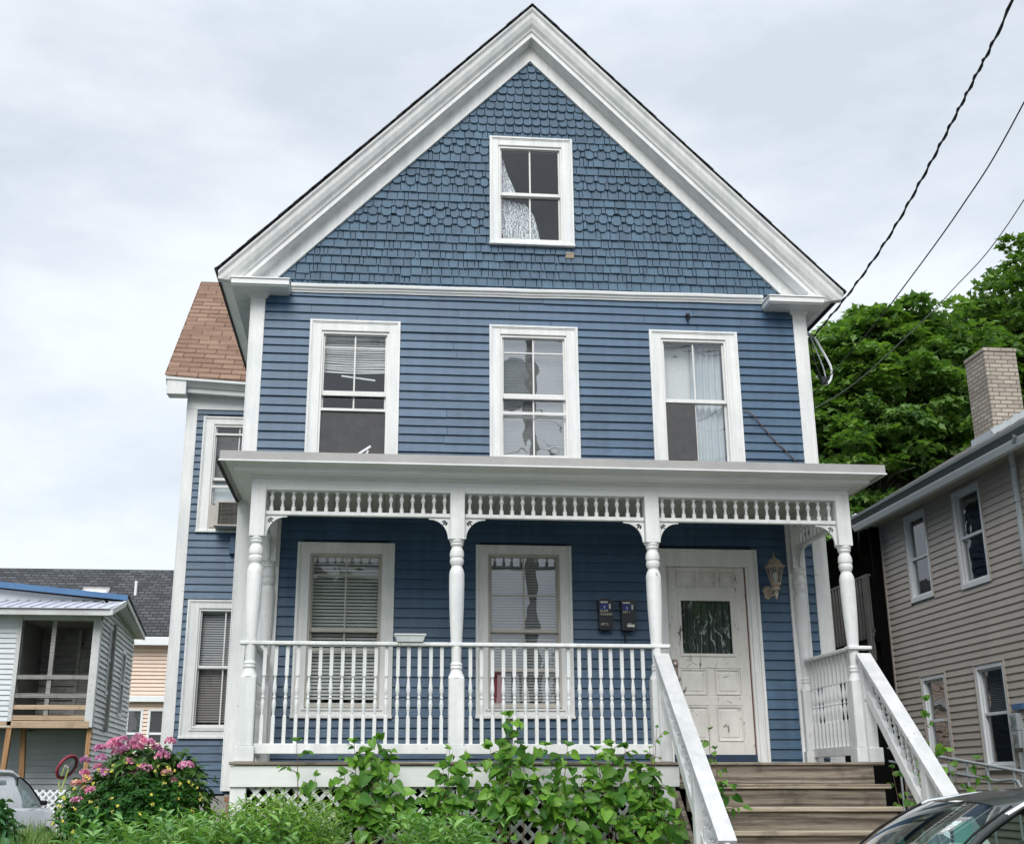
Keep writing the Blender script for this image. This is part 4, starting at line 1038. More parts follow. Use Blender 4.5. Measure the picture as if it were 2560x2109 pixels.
# ================================================================== NEIGHBOUR ON THE RIGHT
NBX = 5.2
nbh = thing('vinyl_house', (8.5, 1, -1.7), 'taupe vinyl-sided house with white gutter and downspout on the right', 'house')
def vin(mb, s0, s1, z0, z1, e, ops, M4, dp=.020):
    rows = int(round((z1 - z0) / e)); e = (z1 - z0) / rows
    for r in range(rows):
        a = z0 + r * e; b = a + e; seg = [(s0, s1)]
        for o in ops:
            if b > o[2] + .04 and a < o[3] - .04:
                ns = []
                for s in seg:
                    if o[1] <= s[0] or o[0] >= s[1]: ns.append(s); continue
                    if o[0] > s[0]: ns.append((s[0], o[0]))
                    if o[1] < s[1]: ns.append((o[1], s[1]))
                seg = ns
        for c0, c1 in seg:
            pr = [(0, a), (-dp, a), (-dp, a + .004), (-.006, b)]
            vs = [M4 @ Vector((c, y, z)) for c in (c0, c1) for y, z in pr]; mb.add(vs, [(0, 4, 5, 1), (1, 5, 6, 2), (2, 6, 7, 3)])
# side facing -x: local x runs toward -y
MN = Matrix.Translation((NBX, 0, 0)) @ Matrix.Rotation(-pi / 2, 4, 'Z')
nops = {'u1': (4.545, 5.345, 2.49, 3.865), 'u2': (2.82, 3.69, 2.44, 3.865), 'd1': (4.49, 5.33, -.02, 1.385), 'd2': (2.78, 3.63, -.02, 1.395)}
ops = [(-b, -a, c, d) for a, b, c, d in nops.values()]
mb = MB(); vin(mb, -6.25, 6.0, -1.15, 3.92, .098, ops, MN); mb.build('siding', 'taupe', nbh, fix=False)
mb = MB(); MF = Matrix.Translation((0, -6.0, 0)); vin(mb, 5.2, 11.5, -1.15, 3.95, .098, [], MF); mb.build('siding', 'taupe', nbh, fix=False)
mb = MB()
for a, b in ((-6.0, 2.85), (3.60, 4.58), (5.30, 6.25)): mb.box(NBX + .002, NBX + .12, a, b, -1.2, 4.0)
for a, b in ((2.85, 3.60), (4.58, 5.30)):
    for c, d in ((-1.2, .02), (1.35, 2.50), (3.83, 4.0)): mb.box(NBX + .0025, NBX + .1195, a, b, c, d)
mb.box(NBX + .12, 11.5, 6.13, 6.25, -1.2, 4.0); mb.box(NBX, 11.5, -5.99, -5.9, -1.2, 4.0); mb.box(11.4, 11.5, -5.9, 6.13, -1.2, 4.0)
mb.build('wall', 'taupe', nbh)
MB().box(NBX + .12, 9, 1, 6.1, 2.30, 2.36).box(8.0, 8.1, 1, 6.1, -1.1, 4).box(NBX + .12, 9, 1, 6.1, 3.95, 4.0).box(NBX + .12, 9, 1, 6.1, -1.2, -1.15).box(NBX + .12, 8, 1, 1.06, -1.1, 4).build('room', 'room', nbh)
MB().box(NBX + .04, 11.4, -5.95, 6.2, -2.0, -1.19).build('foundation', 'concrete', nbh)
MB().cbox(NBX - .025, NBX + .02, 6.21, 6.27, -1.2, 3.95, .005).build('corner_trim', 'taupe', nbh)
def nbwin(a, b, z0, z1, zm, label=None, blindz=None):
    mb = MB(); X = NBX
    # frame in the x = const plane (local built directly)
    def bx(y0, y1, za, zb, x0, x1, c=.004): mb.cbox(x0, x1, y0, y1, za, zb, c)
    bx(a, a + .022, z0, z1, X - .030, X + .05); bx(b - .022, b, z0, z1, X - .030, X + .05); bx(a + .022, b - .022, z1 - .022, z1, X - .0305, X + .05)
    w0 = mb.build('window', 'taupe', nbh)
    mb = MB()
    bx(a + .022, a + .085, z0 + .02, z1 - .022, X - .02, X + .06); bx(b - .085, b - .022, z0 + .02, z1 - .022, X - .02, X + .06); bx(a + .085, b - .085, z1 - .085, z1 - .022, X - .0195, X + .06); bx(a + .02, b - .02, z0, z0 + .075, X - .035, X + .06)
    bx(a + .085, a + .110, z0 + .075, z1 - .085, X + .012, X + .07, .003); bx(b - .110, b - .085, z0 + .075, z1 - .085, X + .012, X + .07, .003)
    bx(a + .11, b - .11, zm - .02, zm + .02, X + .0125, X + .069, .003); bx(a + .11, b - .11, z1 - .11, z1 - .085, X + .0125, X + .069, .003); bx(a + .11, b - .11, z0 + .075, z0 + .11, X + .0125, X + .069, .003)
    mb.build('frame', 'vinyl', w0)
    MB().quad((X + .045, a + .09, z0 + .09), (X + .045, b - .09, z0 + .09), (X + .045, b - .09, z1 - .09), (X + .045, a + .09, z1 - .09)).build('glass', 'glass_n', w0)
    if blindz:
        mb = MB(); n = int((z1 - .1 - blindz) / .028)
        for i in range(n):
            z = z1 - .1 - i * .028; mb.add([(X + .10, a + .1, z), (X + .125, a + .1, z + .016), (X + .125, b - .1, z + .016), (X + .10, b - .1, z)], [(0, 1, 2, 3)])
        mb.build('blind', 'blind_d', w0, fix=False)
nbwin(*nops['u1'], 3.155, blindz=3.16); nbwin(*nops['u2'], 3.165); nbwin(*nops['d1'], .71, blindz=.72); nbwin(*nops['d2'], .715, blindz=.72)
# eave, gutter, roof
mb = MB(); mb.box(4.89, NBX + .01, -6.3, 6.45, 3.90, 3.925); mb.build('soffit', 'taupe', nbh)
mb = MB(); mb.prism([(4.92, -6.3, 3.86), (4.83, -6.3, 3.855), (4.80, -6.3, 3.93), (4.80, -6.3, 3.952), (4.83, -6.3, 3.952), (4.83, -6.3, 3.929), (4.92, -6.3, 3.929)], (0, 12.75, 0)); mb.build('fascia', 'vinyl', nbh)
mb = MB(); mb.prism([(4.89, -6.35, 3.955), (4.80, -6.35, 3.955), (4.77, -6.35, 4.0), (4.745, -6.35, 4.03), (4.745, -6.35, 4.075), (4.765, -6.35, 4.08), (4.775, -6.35, 4.06), (4.89, -6.35, 4.0)], (0, 12.75, 0))
mb.prism([(4.90, -6.35, 3.93), (4.835, -6.35, 3.93), (4.835, -6.35, 3.957), (4.90, -6.35, 3.957)], (0, 12.75, 0)); mb.build('gutter', 'gutter_d', nbh)
mb = MB(); n = 20; sl = .58
for i in range(n):
    t0, t1 = i / n, (i + 1) / n; x0, x1 = 4.80 + 3.7 * t0, 4.80 + 3.7 * t1; z0, z1 = 4.077 + 3.7 * sl * t0, 4.077 + 3.7 * sl * t1
    mb.hexa([(x0, -6.4, z0 - .03), (x1, -6.4, z1 - .03), (x1, 6.55, z1 - .03), (x0, 6.55, z0 - .03)], [(x0, -6.4, z0 + .012), (x1, -6.4, z1), (x1, 6.55, z1), (x0, 6.55, z0 + .012)])
mb.hexa([(8.5, -6.4, 6.19), (12.2, -6.4, 4.04), (12.2, 6.55, 4.04), (8.5, 6.55, 6.19)], [(8.5, -6.4, 6.22), (12.2, -6.4, 4.07), (12.2, 6.55, 4.07), (8.5, 6.55, 6.22)])
mb.build('roof', 'greyroof', nbh)
mb = MB(); mb.prism([(4.9, 6.2, 3.95), (8.5, 6.2, 6.13), (11.8, 6.2, 4.15), (11.8, 6.2, 3.95)], (0, .05, 0)); mb.prism([(4.9, -6, 3.95), (8.5, -6, 6.13), (11.8, -6, 4.15), (11.8, -6, 3.95)], (0, .05, 0)); mb.build('gable_wall', 'taupe', nbh)
# chimney sits on the roof slope
ch = MB(); cx0, cx1, cy0, cy1 = 6.16, 6.68, 3.98, 4.60
ch.cbox(cx0, cx1, cy0, cy1, 4.5, 6.22, .008); ch.cbox(cx0 - .012, cx1 + .012, cy0 - .012, cy1 + .012, 6.215, 6.285, .01)
chim = ch.build('chimney', 'brick', nbh)
mb = MB()
for i in range(16):
    t = i / 15; x = cx0 - .03 + (cx1 - cx0 + .06) * t; z = 4.077 + (x - 4.8) * sl
    mb.beam((x - .03, cy0 - .03, z + .04 + random.uniform(-.015, .02)), (x + .04, cy0 - .04, z + .07 + random.uniform(-.01, .03)), .03, .09)
mb.beam((cx0 - .03, cy0 - .03, 4.89), (cx0 - .03, cy1 + .02, 4.89), .05, .12); mb.build('flashing', 'gutter', chim)
# downspout
mb = MB(); pts = [(4.80, 1.05, 3.98), (4.82, 1.12, 3.93), (4.92, 1.42, 3.90), (5.02, 1.62, 3.86), (5.10, 1.74, 3.76), (5.12, 1.78, 3.60), (5.12, 1.79, 3.0), (5.12, 1.79, .5), (5.12, 1.79, -1.5)]
mb.tube(pts, .040, 10); mb.tube([(5.12, 1.79, 3.32), (5.12, 1.79, 3.30)], .046, 10); mb.tube([(5.12, 1.79, 2.30), (5.12, 1.79, 2.27)], .047, 10); mb.build('downspout', 'gutter', nbh)
# rear porch: recess with railing, its deep shade put into near-black boards
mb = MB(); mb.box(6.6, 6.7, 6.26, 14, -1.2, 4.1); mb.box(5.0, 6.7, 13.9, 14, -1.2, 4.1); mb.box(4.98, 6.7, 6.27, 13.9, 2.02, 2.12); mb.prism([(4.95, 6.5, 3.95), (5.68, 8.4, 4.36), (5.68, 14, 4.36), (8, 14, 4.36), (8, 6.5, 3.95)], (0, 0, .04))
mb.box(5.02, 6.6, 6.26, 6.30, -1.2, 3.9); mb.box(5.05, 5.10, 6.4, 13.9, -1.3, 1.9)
mb.build('rear_porch', 'shade_scratch', nbh)
mb = MB(); mb.hexa([(4.86, 6.44, 3.965), (5.60, 8.35, 4.36), (5.66, 8.35, 4.36), (4.92, 6.44, 3.965)], [(4.86, 6.44, 4.165), (5.60, 8.35, 4.575), (5.66, 8.35, 4.575), (4.92, 6.44, 4.165)]); mb.build('rear_fascia', 'vinyl', nbh)
MB().hexa([(4.95, 6.5, 4.10), (7.5, 6.5, 4.9), (7.5, 14, 5.4), (5.68, 8.4, 4.5)], [(4.95, 6.5, 4.15), (7.5, 6.5, 4.93), (7.5, 14, 5.43), (5.68, 8.4, 4.55)]).build('rear_roof', 'greyroof', nbh)
mb = MB(); mb.cbox(4.95, 5.03, 6.42, 13.8, 3.10, 3.14); mb.cbox(4.97, 5.02, 6.42, 13.8, 2.18, 2.24); mb.cbox(4.90, 5.0, 6.42, 6.52, 1.72, 3.10, .008)
drl = mb.build('deck_railing', 'picket', nbh)
bb = First(MB().cbox(-.018, .018, -.018, .018, 0, 1.02, .003).build('picket', 'picket', None))
for i in range(50): bb.put(drl, (4.965, 6.60 + i * .135, 2.10))
# electric meters on the taupe wall
em = thing('electric_meters', (5.15, 2.62, .3), 'cluster of grey electric meters and pipes on the taupe wall at the right edge', 'meters')
for z in (.58, .36):
    MB().lathe([(.001, 0), (.075, 0), (.078, .05), (.070, .09), (.055, .10), (.001, .105)], (5.18, 2.60, z), 18, rot_to((-1, 0, 0))).build('meter', 'glass_l', em)
    MB().lathe([(.001, 0), (.06, 0), (.06, .05), (.001, .05)], (5.17, 2.60, z), 18, rot_to((-1, 0, 0))).build('dial', 'alum', em)
    MB().cbox(5.10, 5.19, 2.50, 2.70, z - .12, z + .10, .01).build('housing', 'gutter', em)
MB().tube([(5.15, 2.60, .2), (5.15, 2.60, -.3), (5.12, 2.5, -.6), (5.12, 2.5, -1.4)], .03, 8).tube([(5.15, 2.45, .5), (5.10, 2.42, .1), (5.12, 2.40, -.5)], .014, 6).build('conduit', 'gutter', em)
MB().cbox(5.14, 5.19, 2.40, 2.66, .72, .80, .005).build('blue_cover', 'bluemetal', em)
# iron hand railing beyond the stairs
hr = thing('iron_railing', (3.4, 0, -1.5), 'grey iron pipe railing sloping down in front of the taupe house', 'railing')
mb = MB(); mb.tube([(3.4, 2.6, .24), (3.4, 1.33, .12), (3.4, .17, .005), (3.4, -.7, -.085), (3.4, -1.6, -.17)], .017, 8); mb.build('top_rail', 'gutter', hr)
mb = MB(); mb.tube([(3.4, 2.6, .08), (3.4, 1.12, -.055), (3.4, -.10, -.166), (3.4, -.38, -.150), (3.4, -.50, -.165), (3.4, -.56, -.23)], .016, 8); mb.build('middle_rail', 'gutter', hr)
mb = MB(); mb.tube([(3.4, .3, -.28), (3.4, -.9, -.40), (3.4, -1.6, -.48)], .016, 8); mb.build('lower_rail', 'gutter', hr)
for y in (2.3, 1.45, .95, .55, .1, -.45, -1.2):
    MB().tube([(3.4, y, .0 + .095 * y), (3.4, y, -1.6)], .014, 8).build('post', 'gutter', hr)

# ================================================================== LEFT HOUSES
lh = thing('balcony_house', (-10, 14, -1.4), 'small white clapboard house with blue metal roof edge and open upstairs balcony on lumber posts', 'house')
Y0 = 13.0
mb = MB(); vin(mb, -14.5, -10.505, .93, 3.12, .105, [], Matrix.Translation((0, Y0, 0)), .032); mb.build('siding', 'lightvinyl', lh, fix=False)
MB().box(-14.5, -10.50, Y0 + .002, Y0 + .1, .90, 3.3).build('wall', 'lightvinyl', lh)
# right side wall: points measured from the corner back
S0, S1 = (-8.90, 13.0), (-9.22, 18.2)
sd = Vector((S1[0] - S0[0], S1[1] - S0[1], 0)); sn = sd.length; ang = atan2(sd.y, sd.x)
MS = Matrix.Translation((S0[0], S0[1], 0)) @ Matrix.Rotation(ang, 4, 'Z')
MSx = MS @ Matrix.Scale(1, 4)
mb = MB(); rows = 44
sops = [(1.3, 1.75, 1.75, 3.05), (3.4, 3.85, 1.4, 2.75)]
for r in range(rows):
    a = -1.4 + r * .1115; b = a + .1115
    if a > 3.46: break
    seg = [(0.06, sn)]
    for o in sops:
        if b > o[2] and a < o[3]:
            ns = []
            for s in seg:
                if o[1] <= s[0] or o[0] >= s[1]: ns.append(s); continue
                if o[0] > s[0]: ns.append((s[0], o[0]))
                if o[1] < s[1]: ns.append((o[1], s[1]))
            seg = ns
    for c0, c1 in seg:
        n = 4; vs = []; w_ = random.uniform(-.006, .006)
        for i in range(n + 1):
            c = c0 + (c1 - c0) * i / n; w = w_ + random.uniform(-.006, .006)
            vs += [MS @ Vector((c, 0, a + w)), MS @ Vector((c, -.042, a + w)), MS @ Vector((c, -.006, b + .004))]
        mb.add(vs, [f for i in range(n) for f in ((i * 3, i * 3 + 3, i * 3 + 4, i * 3 + 1), (i * 3 + 1, i * 3 + 4, i * 3 + 5, i * 3 + 2))])
mb.build('siding', 'oldwhite', lh, fix=False)
mb = MB(); mb.prism([MS @ Vector(p) for p in [(.30, .01, -1.4), (sn, .01, -1.4), (sn, .01, 3.40), (.9, .01, 3.62), (.30, .01, 3.4)]], MS.to_3x3() @ Vector((0, .1, 0))); mb.build('wall', 'shade_scratch', lh)
for o in sops:
    mb = MB()
    for q in ((o[0] - .08, o[0], o[2] - .08, o[3] + .08), (o[1], o[1] + .08, o[2] - .08, o[3] + .08), (o[0], o[1], o[3], o[3] + .08), (o[0], o[1], o[2] - .08, o[2]), (o[0], o[1], (o[2] + o[3]) / 2 - .03, (o[2] + o[3]) / 2 + .03)):
        mb.hexa([MS @ Vector(p) for p in ((q[0], -.045, q[2]), (q[1], -.045, q[2]), (q[1], .0, q[2]), (q[0], .0, q[2]))], [MS @ Vector(p) for p in ((q[0], -.045, q[3]), (q[1], -.045, q[3]), (q[1], .0, q[3]), (q[0], .0, q[3]))])
    w0 = mb.build('window', 'oldwhite', lh)
    MB().quad(*[MS @ Vector(p) for p in ((o[0], -.005, o[2]), (o[1], -.005, o[2]), (o[1], -.005, o[3]), (o[0], -.005, o[3]))]).build('glass', 'glass', w0)
mb = MB(); mb.cbox(-9.03, -8.87, Y0 - .02, Y0 + .12, .92, 3.22); mb.build('corner_post', 'oldwhite', lh)
mb = MB(); mb.cbox(-14.5, -8.87, Y0 - .01, Y0 + .10, 3.075, 3.20); mb.cbox(-10.56, -10.47, Y0 - .03, Y0 + .02, .95, 3.14); mb.build('header', 'oldwhite', lh)
# gutter board and lean-to metal roof
mb = MB(); mb.cbox(-14.6, -8.62, Y0 - .42, Y0 - .38, 3.13, 3.25); mb.box(-14.6, -8.66, Y0 - .38, Y0 + .02, 3.17, 3.19); mb.build('fascia', 'oldwhite', lh)
mb = MB(); nr = 30
mb.hexa([(-14.6, Y0 - .46, 3.26), (-8.58, Y0 - .46, 3.26), (-8.62, Y0 + 1.0, 3.60), (-14.6, Y0 + 1.0, 3.60)], [(-14.6, Y0 - .46, 3.275), (-8.58, Y0 - .46, 3.275), (-8.62, Y0 + 1.0, 3.615), (-14.6, Y0 + 1.0, 3.615)])
x = -14.55
while x < -8.6: mb.beam((x, Y0 - .465, 3.285), (x - .0, Y0 + .98, 3.622), .035, .028); x += .228
mb.build('metal_roof', 'metalroof', lh)
# raised wall and blue-edged main roof falling to the right, back slope with dark shingles
mb = MB(); mb.prism([(-14.6, Y0 + 1.0, 3.55), (-8.75, Y0 + 1.0, 3.55), (-8.75, Y0 + 1.0, 3.62), (-14.6, Y0 + 1.0, 4.17)], (0, .1, 0)); mb.build('upper_wall', 'lightvinyl', lh)
mb = MB(); mb.hexa([(-14.6, Y0 + .8, 4.17), (-8.55, Y0 + .8, 3.62), (-8.55, Y0 + .84, 3.62), (-14.6, Y0 + .84, 4.17)], [(-14.6, Y0 + .8, 4.31), (-8.55, Y0 + .8, 3.735), (-8.55, Y0 + .84, 3.735), (-14.6, Y0 + .84, 4.31)]); mb.build('roof_edge', 'bluemetal', lh)
mb = MB(); mb.hexa([(-14.6, Y0 + .84, 4.28), (-8.53, Y0 + .84, 3.71), (-9.0, 18.6, 3.42), (-14.6, 18.6, 4.0)], [(-14.6, Y0 + .84, 4.31), (-8.53, Y0 + .84, 3.74), (-8.98, 18.6, 3.46), (-14.6, 18.6, 4.03)]); mb.build('roof', 'darkroof', lh)
mb = MB(); mb.hexa([(-8.60, Y0 + .84, 3.60), (-8.56, Y0 + .84, 3.60), (-9.01, 18.6, 3.31), (-9.05, 18.6, 3.31)], [(-8.60, Y0 + .84, 3.71), (-8.56, Y0 + .84, 3.71), (-9.01, 18.6, 3.42), (-9.05, 18.6, 3.42)])
mb.hexa([(-8.62, Y0 - .45, 3.14), (-8.57, Y0 - .45, 3.14), (-8.57, Y0 + .84, 3.50), (-8.62, Y0 + .84, 3.50)], [(-8.62, Y0 - .45, 3.26), (-8.57, Y0 - .45, 3.26), (-8.57, Y0 + .84, 3.62), (-8.62, Y0 + .84, 3.62)])
mb.hexa([(-8.62, Y0 + .84, 3.58), (-8.98, Y0 + .84, 3.58), (-9.3, 18.6, 3.33), (-9.05, 18.6, 3.33)], [(-8.62, Y0 + .84, 3.60), (-8.98, Y0 + .84, 3.60), (-9.3, 18.6, 3.35), (-9.05, 18.6, 3.35)]); mb.build('rake_board', 'oldwhite', lh)
# balcony interior
mb = MB(); mb.box(-10.5, -8.9, Y0 + 1.6, Y0 + 1.7, .9, 3.2); mb.box(-10.52, -10.46, Y0 + .1, Y0 + 1.6, .9, 3.2); mb.box(-9.02, -8.96, Y0 + .13, Y0 + 1.6, .9, 3.2); mb.box(-10.5, -8.96, Y0 + .0, Y0 + 1.6, 3.09, 3.13)
mb.build('balcony_wall', 'greywoodx', lh)
mb = MB(); vin(mb, -10.44, -9.55, .95, 3.08, .15, [], Matrix.Translation((0, Y0 + 1.6, 0)), .06); mb.build('balcony_siding', 'greywoodx', lh, fix=False)
MB().cbox(-9.87, -9.78, Y0 + .02, Y0 + .10, 1.05, 3.08).build('balcony_post', 'greywoodx', lh); mb = MB(); mb.box(-9.60, -9.18, Y0 + 1.53, Y0 + 1.56, 1.2, 2.45); mb.cbox(-9.68, -9.60, Y0 + 1.50, Y0 + 1.58, .95, 3.05); mb.cbox(-9.18, -9.10, Y0 + 1.50, Y0 + 1.58, .95, 3.05); mb.cbox(-9.60, -9.18, Y0 + 1.51, Y0 + 1.57, 2.45, 2.65); mb.cbox(-9.60, -9.18, Y0 + 1.51, Y0 + 1.57, 1.0, 1.2); mb.build('screen_door', 'greywoodx', lh)
mb = MB()
for z0, z1 in ((1.87, 1.96), (1.50, 1.59)): mb.cbox(-10.50, -8.97, Y0 - .005, Y0 + .05, z0, z1)
mb.build('balcony_rail', 'greywoodx', lh)
mb = MB()
for z0, z1 in ((1.27, 1.36), (1.06, 1.155)): mb.cbox(-10.50, -8.97, Y0 - .004, Y0 + .05, z0, z1)
mb.cbox(-14.5, -8.93, Y0 - .03, Y0 + .06, .905, 1.045); mb.build('balcony_beam', 'beamwood', lh)
MB().box(-14.5, -8.95, Y0 + .06, Y0 + 1.6, .93, .98).build('balcony_floor', 'greywood', lh)
for a, b, c in ((-10.50, -10.60, Y0), (-9.02, -9.02, Y0), (-8.93, -8.94, Y0 + .1), (-10.36, -10.20, Y0 + .5), (-12.5, -12.5, Y0)):
    mb = MB(); mb.beam((a, c + .03, .91), (b, c + .03, -1.5), .10, .10); mb.build('lumber_post', 'postwood', lh)
mb = MB(); vin(mb, -14.5, -9.0, -1.4, .93, .125, [], Matrix.Translation((0, Y0 + 1.6, 0)), .055); mb.build('lower_siding', 'lightvinyl', lh, fix=False)
MB().box(-14.5, -9.0, Y0 + 1.602, Y0 + 1.7, -1.4, .93).build('wall', 'lightvinyl', lh)
# far house: dark shingle roof, peach walls
fh = thing('peach_house', (-14, 32, -1.4), 'long peach-sided house with dark shingle roof, skylight and white vent pipe behind the balcony house', 'house')
mb = MB(); mb.hexa([(-24, 29.6, 4.67), (-5, 29.6, 4.67), (-5, 34, 7.70), (-24, 34, 7.66)], [(-24, 29.6, 4.70), (-5, 29.6, 4.70), (-5, 34, 7.74), (-24, 34, 7.70)]); mb.hexa([(-24, 34, 7.66), (-5, 34, 7.70), (-5, 38.4, 4.67), (-24, 38.4, 4.67)], [(-24, 34, 7.70), (-5, 34, 7.74), (-5, 38.4, 4.7), (-24, 38.4, 4.70)])
mb.build('roof', 'darkroof', fh)
mb = MB(); mb.cbox(-24, -5, 29.55, 29.6, 4.38, 4.66, .01); mb.cbox(-24, -5, 29.75, 30.0, 2.50, 2.70, .01); mb.build('trim_board', 'vinyl', fh)
mb = MB(); vin(mb, -24, -5, -1.4, 4.45, .13, [(-11.55, -11.05, 1.2, 2.25), (-10.80, -10.3, 1.2, 2.25)], Matrix.Translation((0, 30, 0)), .05); mb.build('siding', 'peach', fh, fix=False)
MB().box(-24, -5, 30.002, 38, -1.4, 4.5).build('wall', 'peach', fh)
for a, b in ((-11.52, -11.06), (-10.79, -10.33)):
    mb = MB()
    for q in ((a - .06, a + .03, .9, 2.28), (b - .03, b + .06, .9, 2.28), (a, b, 2.2, 2.279), (a, b, 1.42, 1.50), (a, b, .86, .94)): mb.cbox(q[0], q[1], 29.95, 30.0, q[2], q[3], .01)
    w0 = mb.build('window', 'vinyl', fh); MB().box(a, b, 29.985, 29.996, .9, 2.2).build('shade', 'screen', w0); MB().quad((a, 29.975, .9), (b, 29.975, .9), (b, 29.975, 2.2), (a, 29.975, 2.2)).build('glass', 'glass', w0)  # dark sheet close behind the glass paints the unlit room
mb = MB(); 
def onroof(y): return 4.70 + (y - 29.6) * .6875
for q in ((-14.0, -13.9), (-13.14, -13.04)): mb.hexa([(q[0], 31.6, onroof(31.6)), (q[1], 31.6, onroof(31.6)), (q[1], 32.4, onroof(32.4)), (q[0], 32.4, onroof(32.4))], [(q[0], 31.6, onroof(31.6) + .12), (q[1], 31.6, onroof(31.6) + .12), (q[1], 32.4, onroof(32.4) + .12), (q[0], 32.4, onroof(32.4) + .12)])
mb.cbox(-14.0, -13.04, 32.35, 32.45, 6.5, onroof(32.4) + .15, .01); mb.cbox(-14.0, -13.04, 31.55, 31.65, 5.9, onroof(31.6) + .13, .01)
sk = mb.build('skylight', 'alum', fh); MB().quad((-13.9, 31.65, onroof(31.65) + .10), (-13.14, 31.65, onroof(31.65) + .10), (-13.14, 32.35, onroof(32.35) + .10), (-13.9, 32.35, onroof(32.35) + .10)).build('pane', 'vinyl', sk)
MB().lathe([(.05, 6.2), (.05, 7.0), (.045, 7.0)], (-12.07, 32.2, 0), 12).build('vent_pipe', 'vinyl', fh)
# lattice fence by the bush
lf = thing('lattice_fence', (-8.4, 8.85, -1.4), 'low white lattice fence panel between the white car and the pink-flowering bush', 'fence')
mb = MB(); lattice(mb, -8.98, -7.85, -1.35, -.275, 8.85, .118, .032, .007); mb.build('lattice', 'vinyl', lf)
MB().cbox(-8.99, -8.93, 8.866, 8.91, -1.4, -.285).build('post', 'vinyl', lf); MB().cbox(-7.90, -7.84, 8.866, 8.91, -1.4, -.285).build('post', 'vinyl', lf)
# upended bicycle
bk = thing('bicycle', (-8.35, 9, -1.3), 'upended bicycle with red rim and yellow-green frame behind the lattice fence', 'bicycle')
wc = Vector((-8.325, 9.0, .095)); ax = Vector((.78, -.42, -.48)).normalized(); u_ = ax.cross(Vector((0, 0, 1))).normalized(); v_ = ax.cross(u_)
rim = [wc + (u_ * cos(2 * pi * i / 32) + v_ * sin(2 * pi * i / 32)) * .205 for i in range(32)]
mb = MB(); mb.tube(rim, .024, 8, True); wh = mb.build('wheel', 'tyre_red', bk)
mb = MB(); mb.tube([wc + (p - wc) * .90 for p in rim], .016, 6, True)
wr = mb.build('rim', 'rubber', wh)
mb = MB()
for i in range(18):
    a = 2 * pi * i / 18; mb.tube([wc + ax * .02 * (-1) ** i, wc + (u_ * cos(a) + v_ * sin(a)) * .18], .002, 4)
mb.tube([wc - ax * .05, wc + ax * .05], .016, 8); mb.build('spokes', 'alum', wh)
M['limepaint'] = plain('lime_frame_paint', (.42, .55, .12), .35)
bb_ = Vector((-8.43, 9.03, -.42))
mb = MB()
for s in (-1, 1): mb.tube([wc + ax * .05 * s, wc + ax * .045 * s + Vector((-.08, .02, -.32)), bb_ + Vector((.02, 0, .14))], .013, 6)
mb.tube([bb_ + Vector((.02, 0, .14)), bb_ + Vector((.26, .0, .05))], .016, 6); mb.tube([bb_ + Vector((0, 0, .06)), bb_ + Vector((.24, 0, -.12))], .016, 6); mb.tube([bb_ + Vector((.26, 0, .06)), bb_ + Vector((.40, .1, -.5))], .015, 6); mb.tube([bb_, bb_ + Vector((.40, .1, -.5))], .012, 6); mb.build('frame', 'limepaint', bk)
mb = MB(); mb.tube([bb_ + Vector((.02, 0, .14)), bb_ + Vector((-.02, 0, .02)), bb_ + Vector((-.06, 0, -.10)), bb_ + Vector((-.22, .05, -.14))], .013, 6); mb.build('handlebar', 'rubber', bk)
wc2 = bb_ + Vector((.42, .1, -.62)); mb = MB(); mb.tube([wc2 + (u_ * cos(2 * pi * i / 24) + v_ * sin(2 * pi * i / 24)) * .235 for i in range(24)], .02, 8, True); mb.build('wheel', 'rubber', bk)
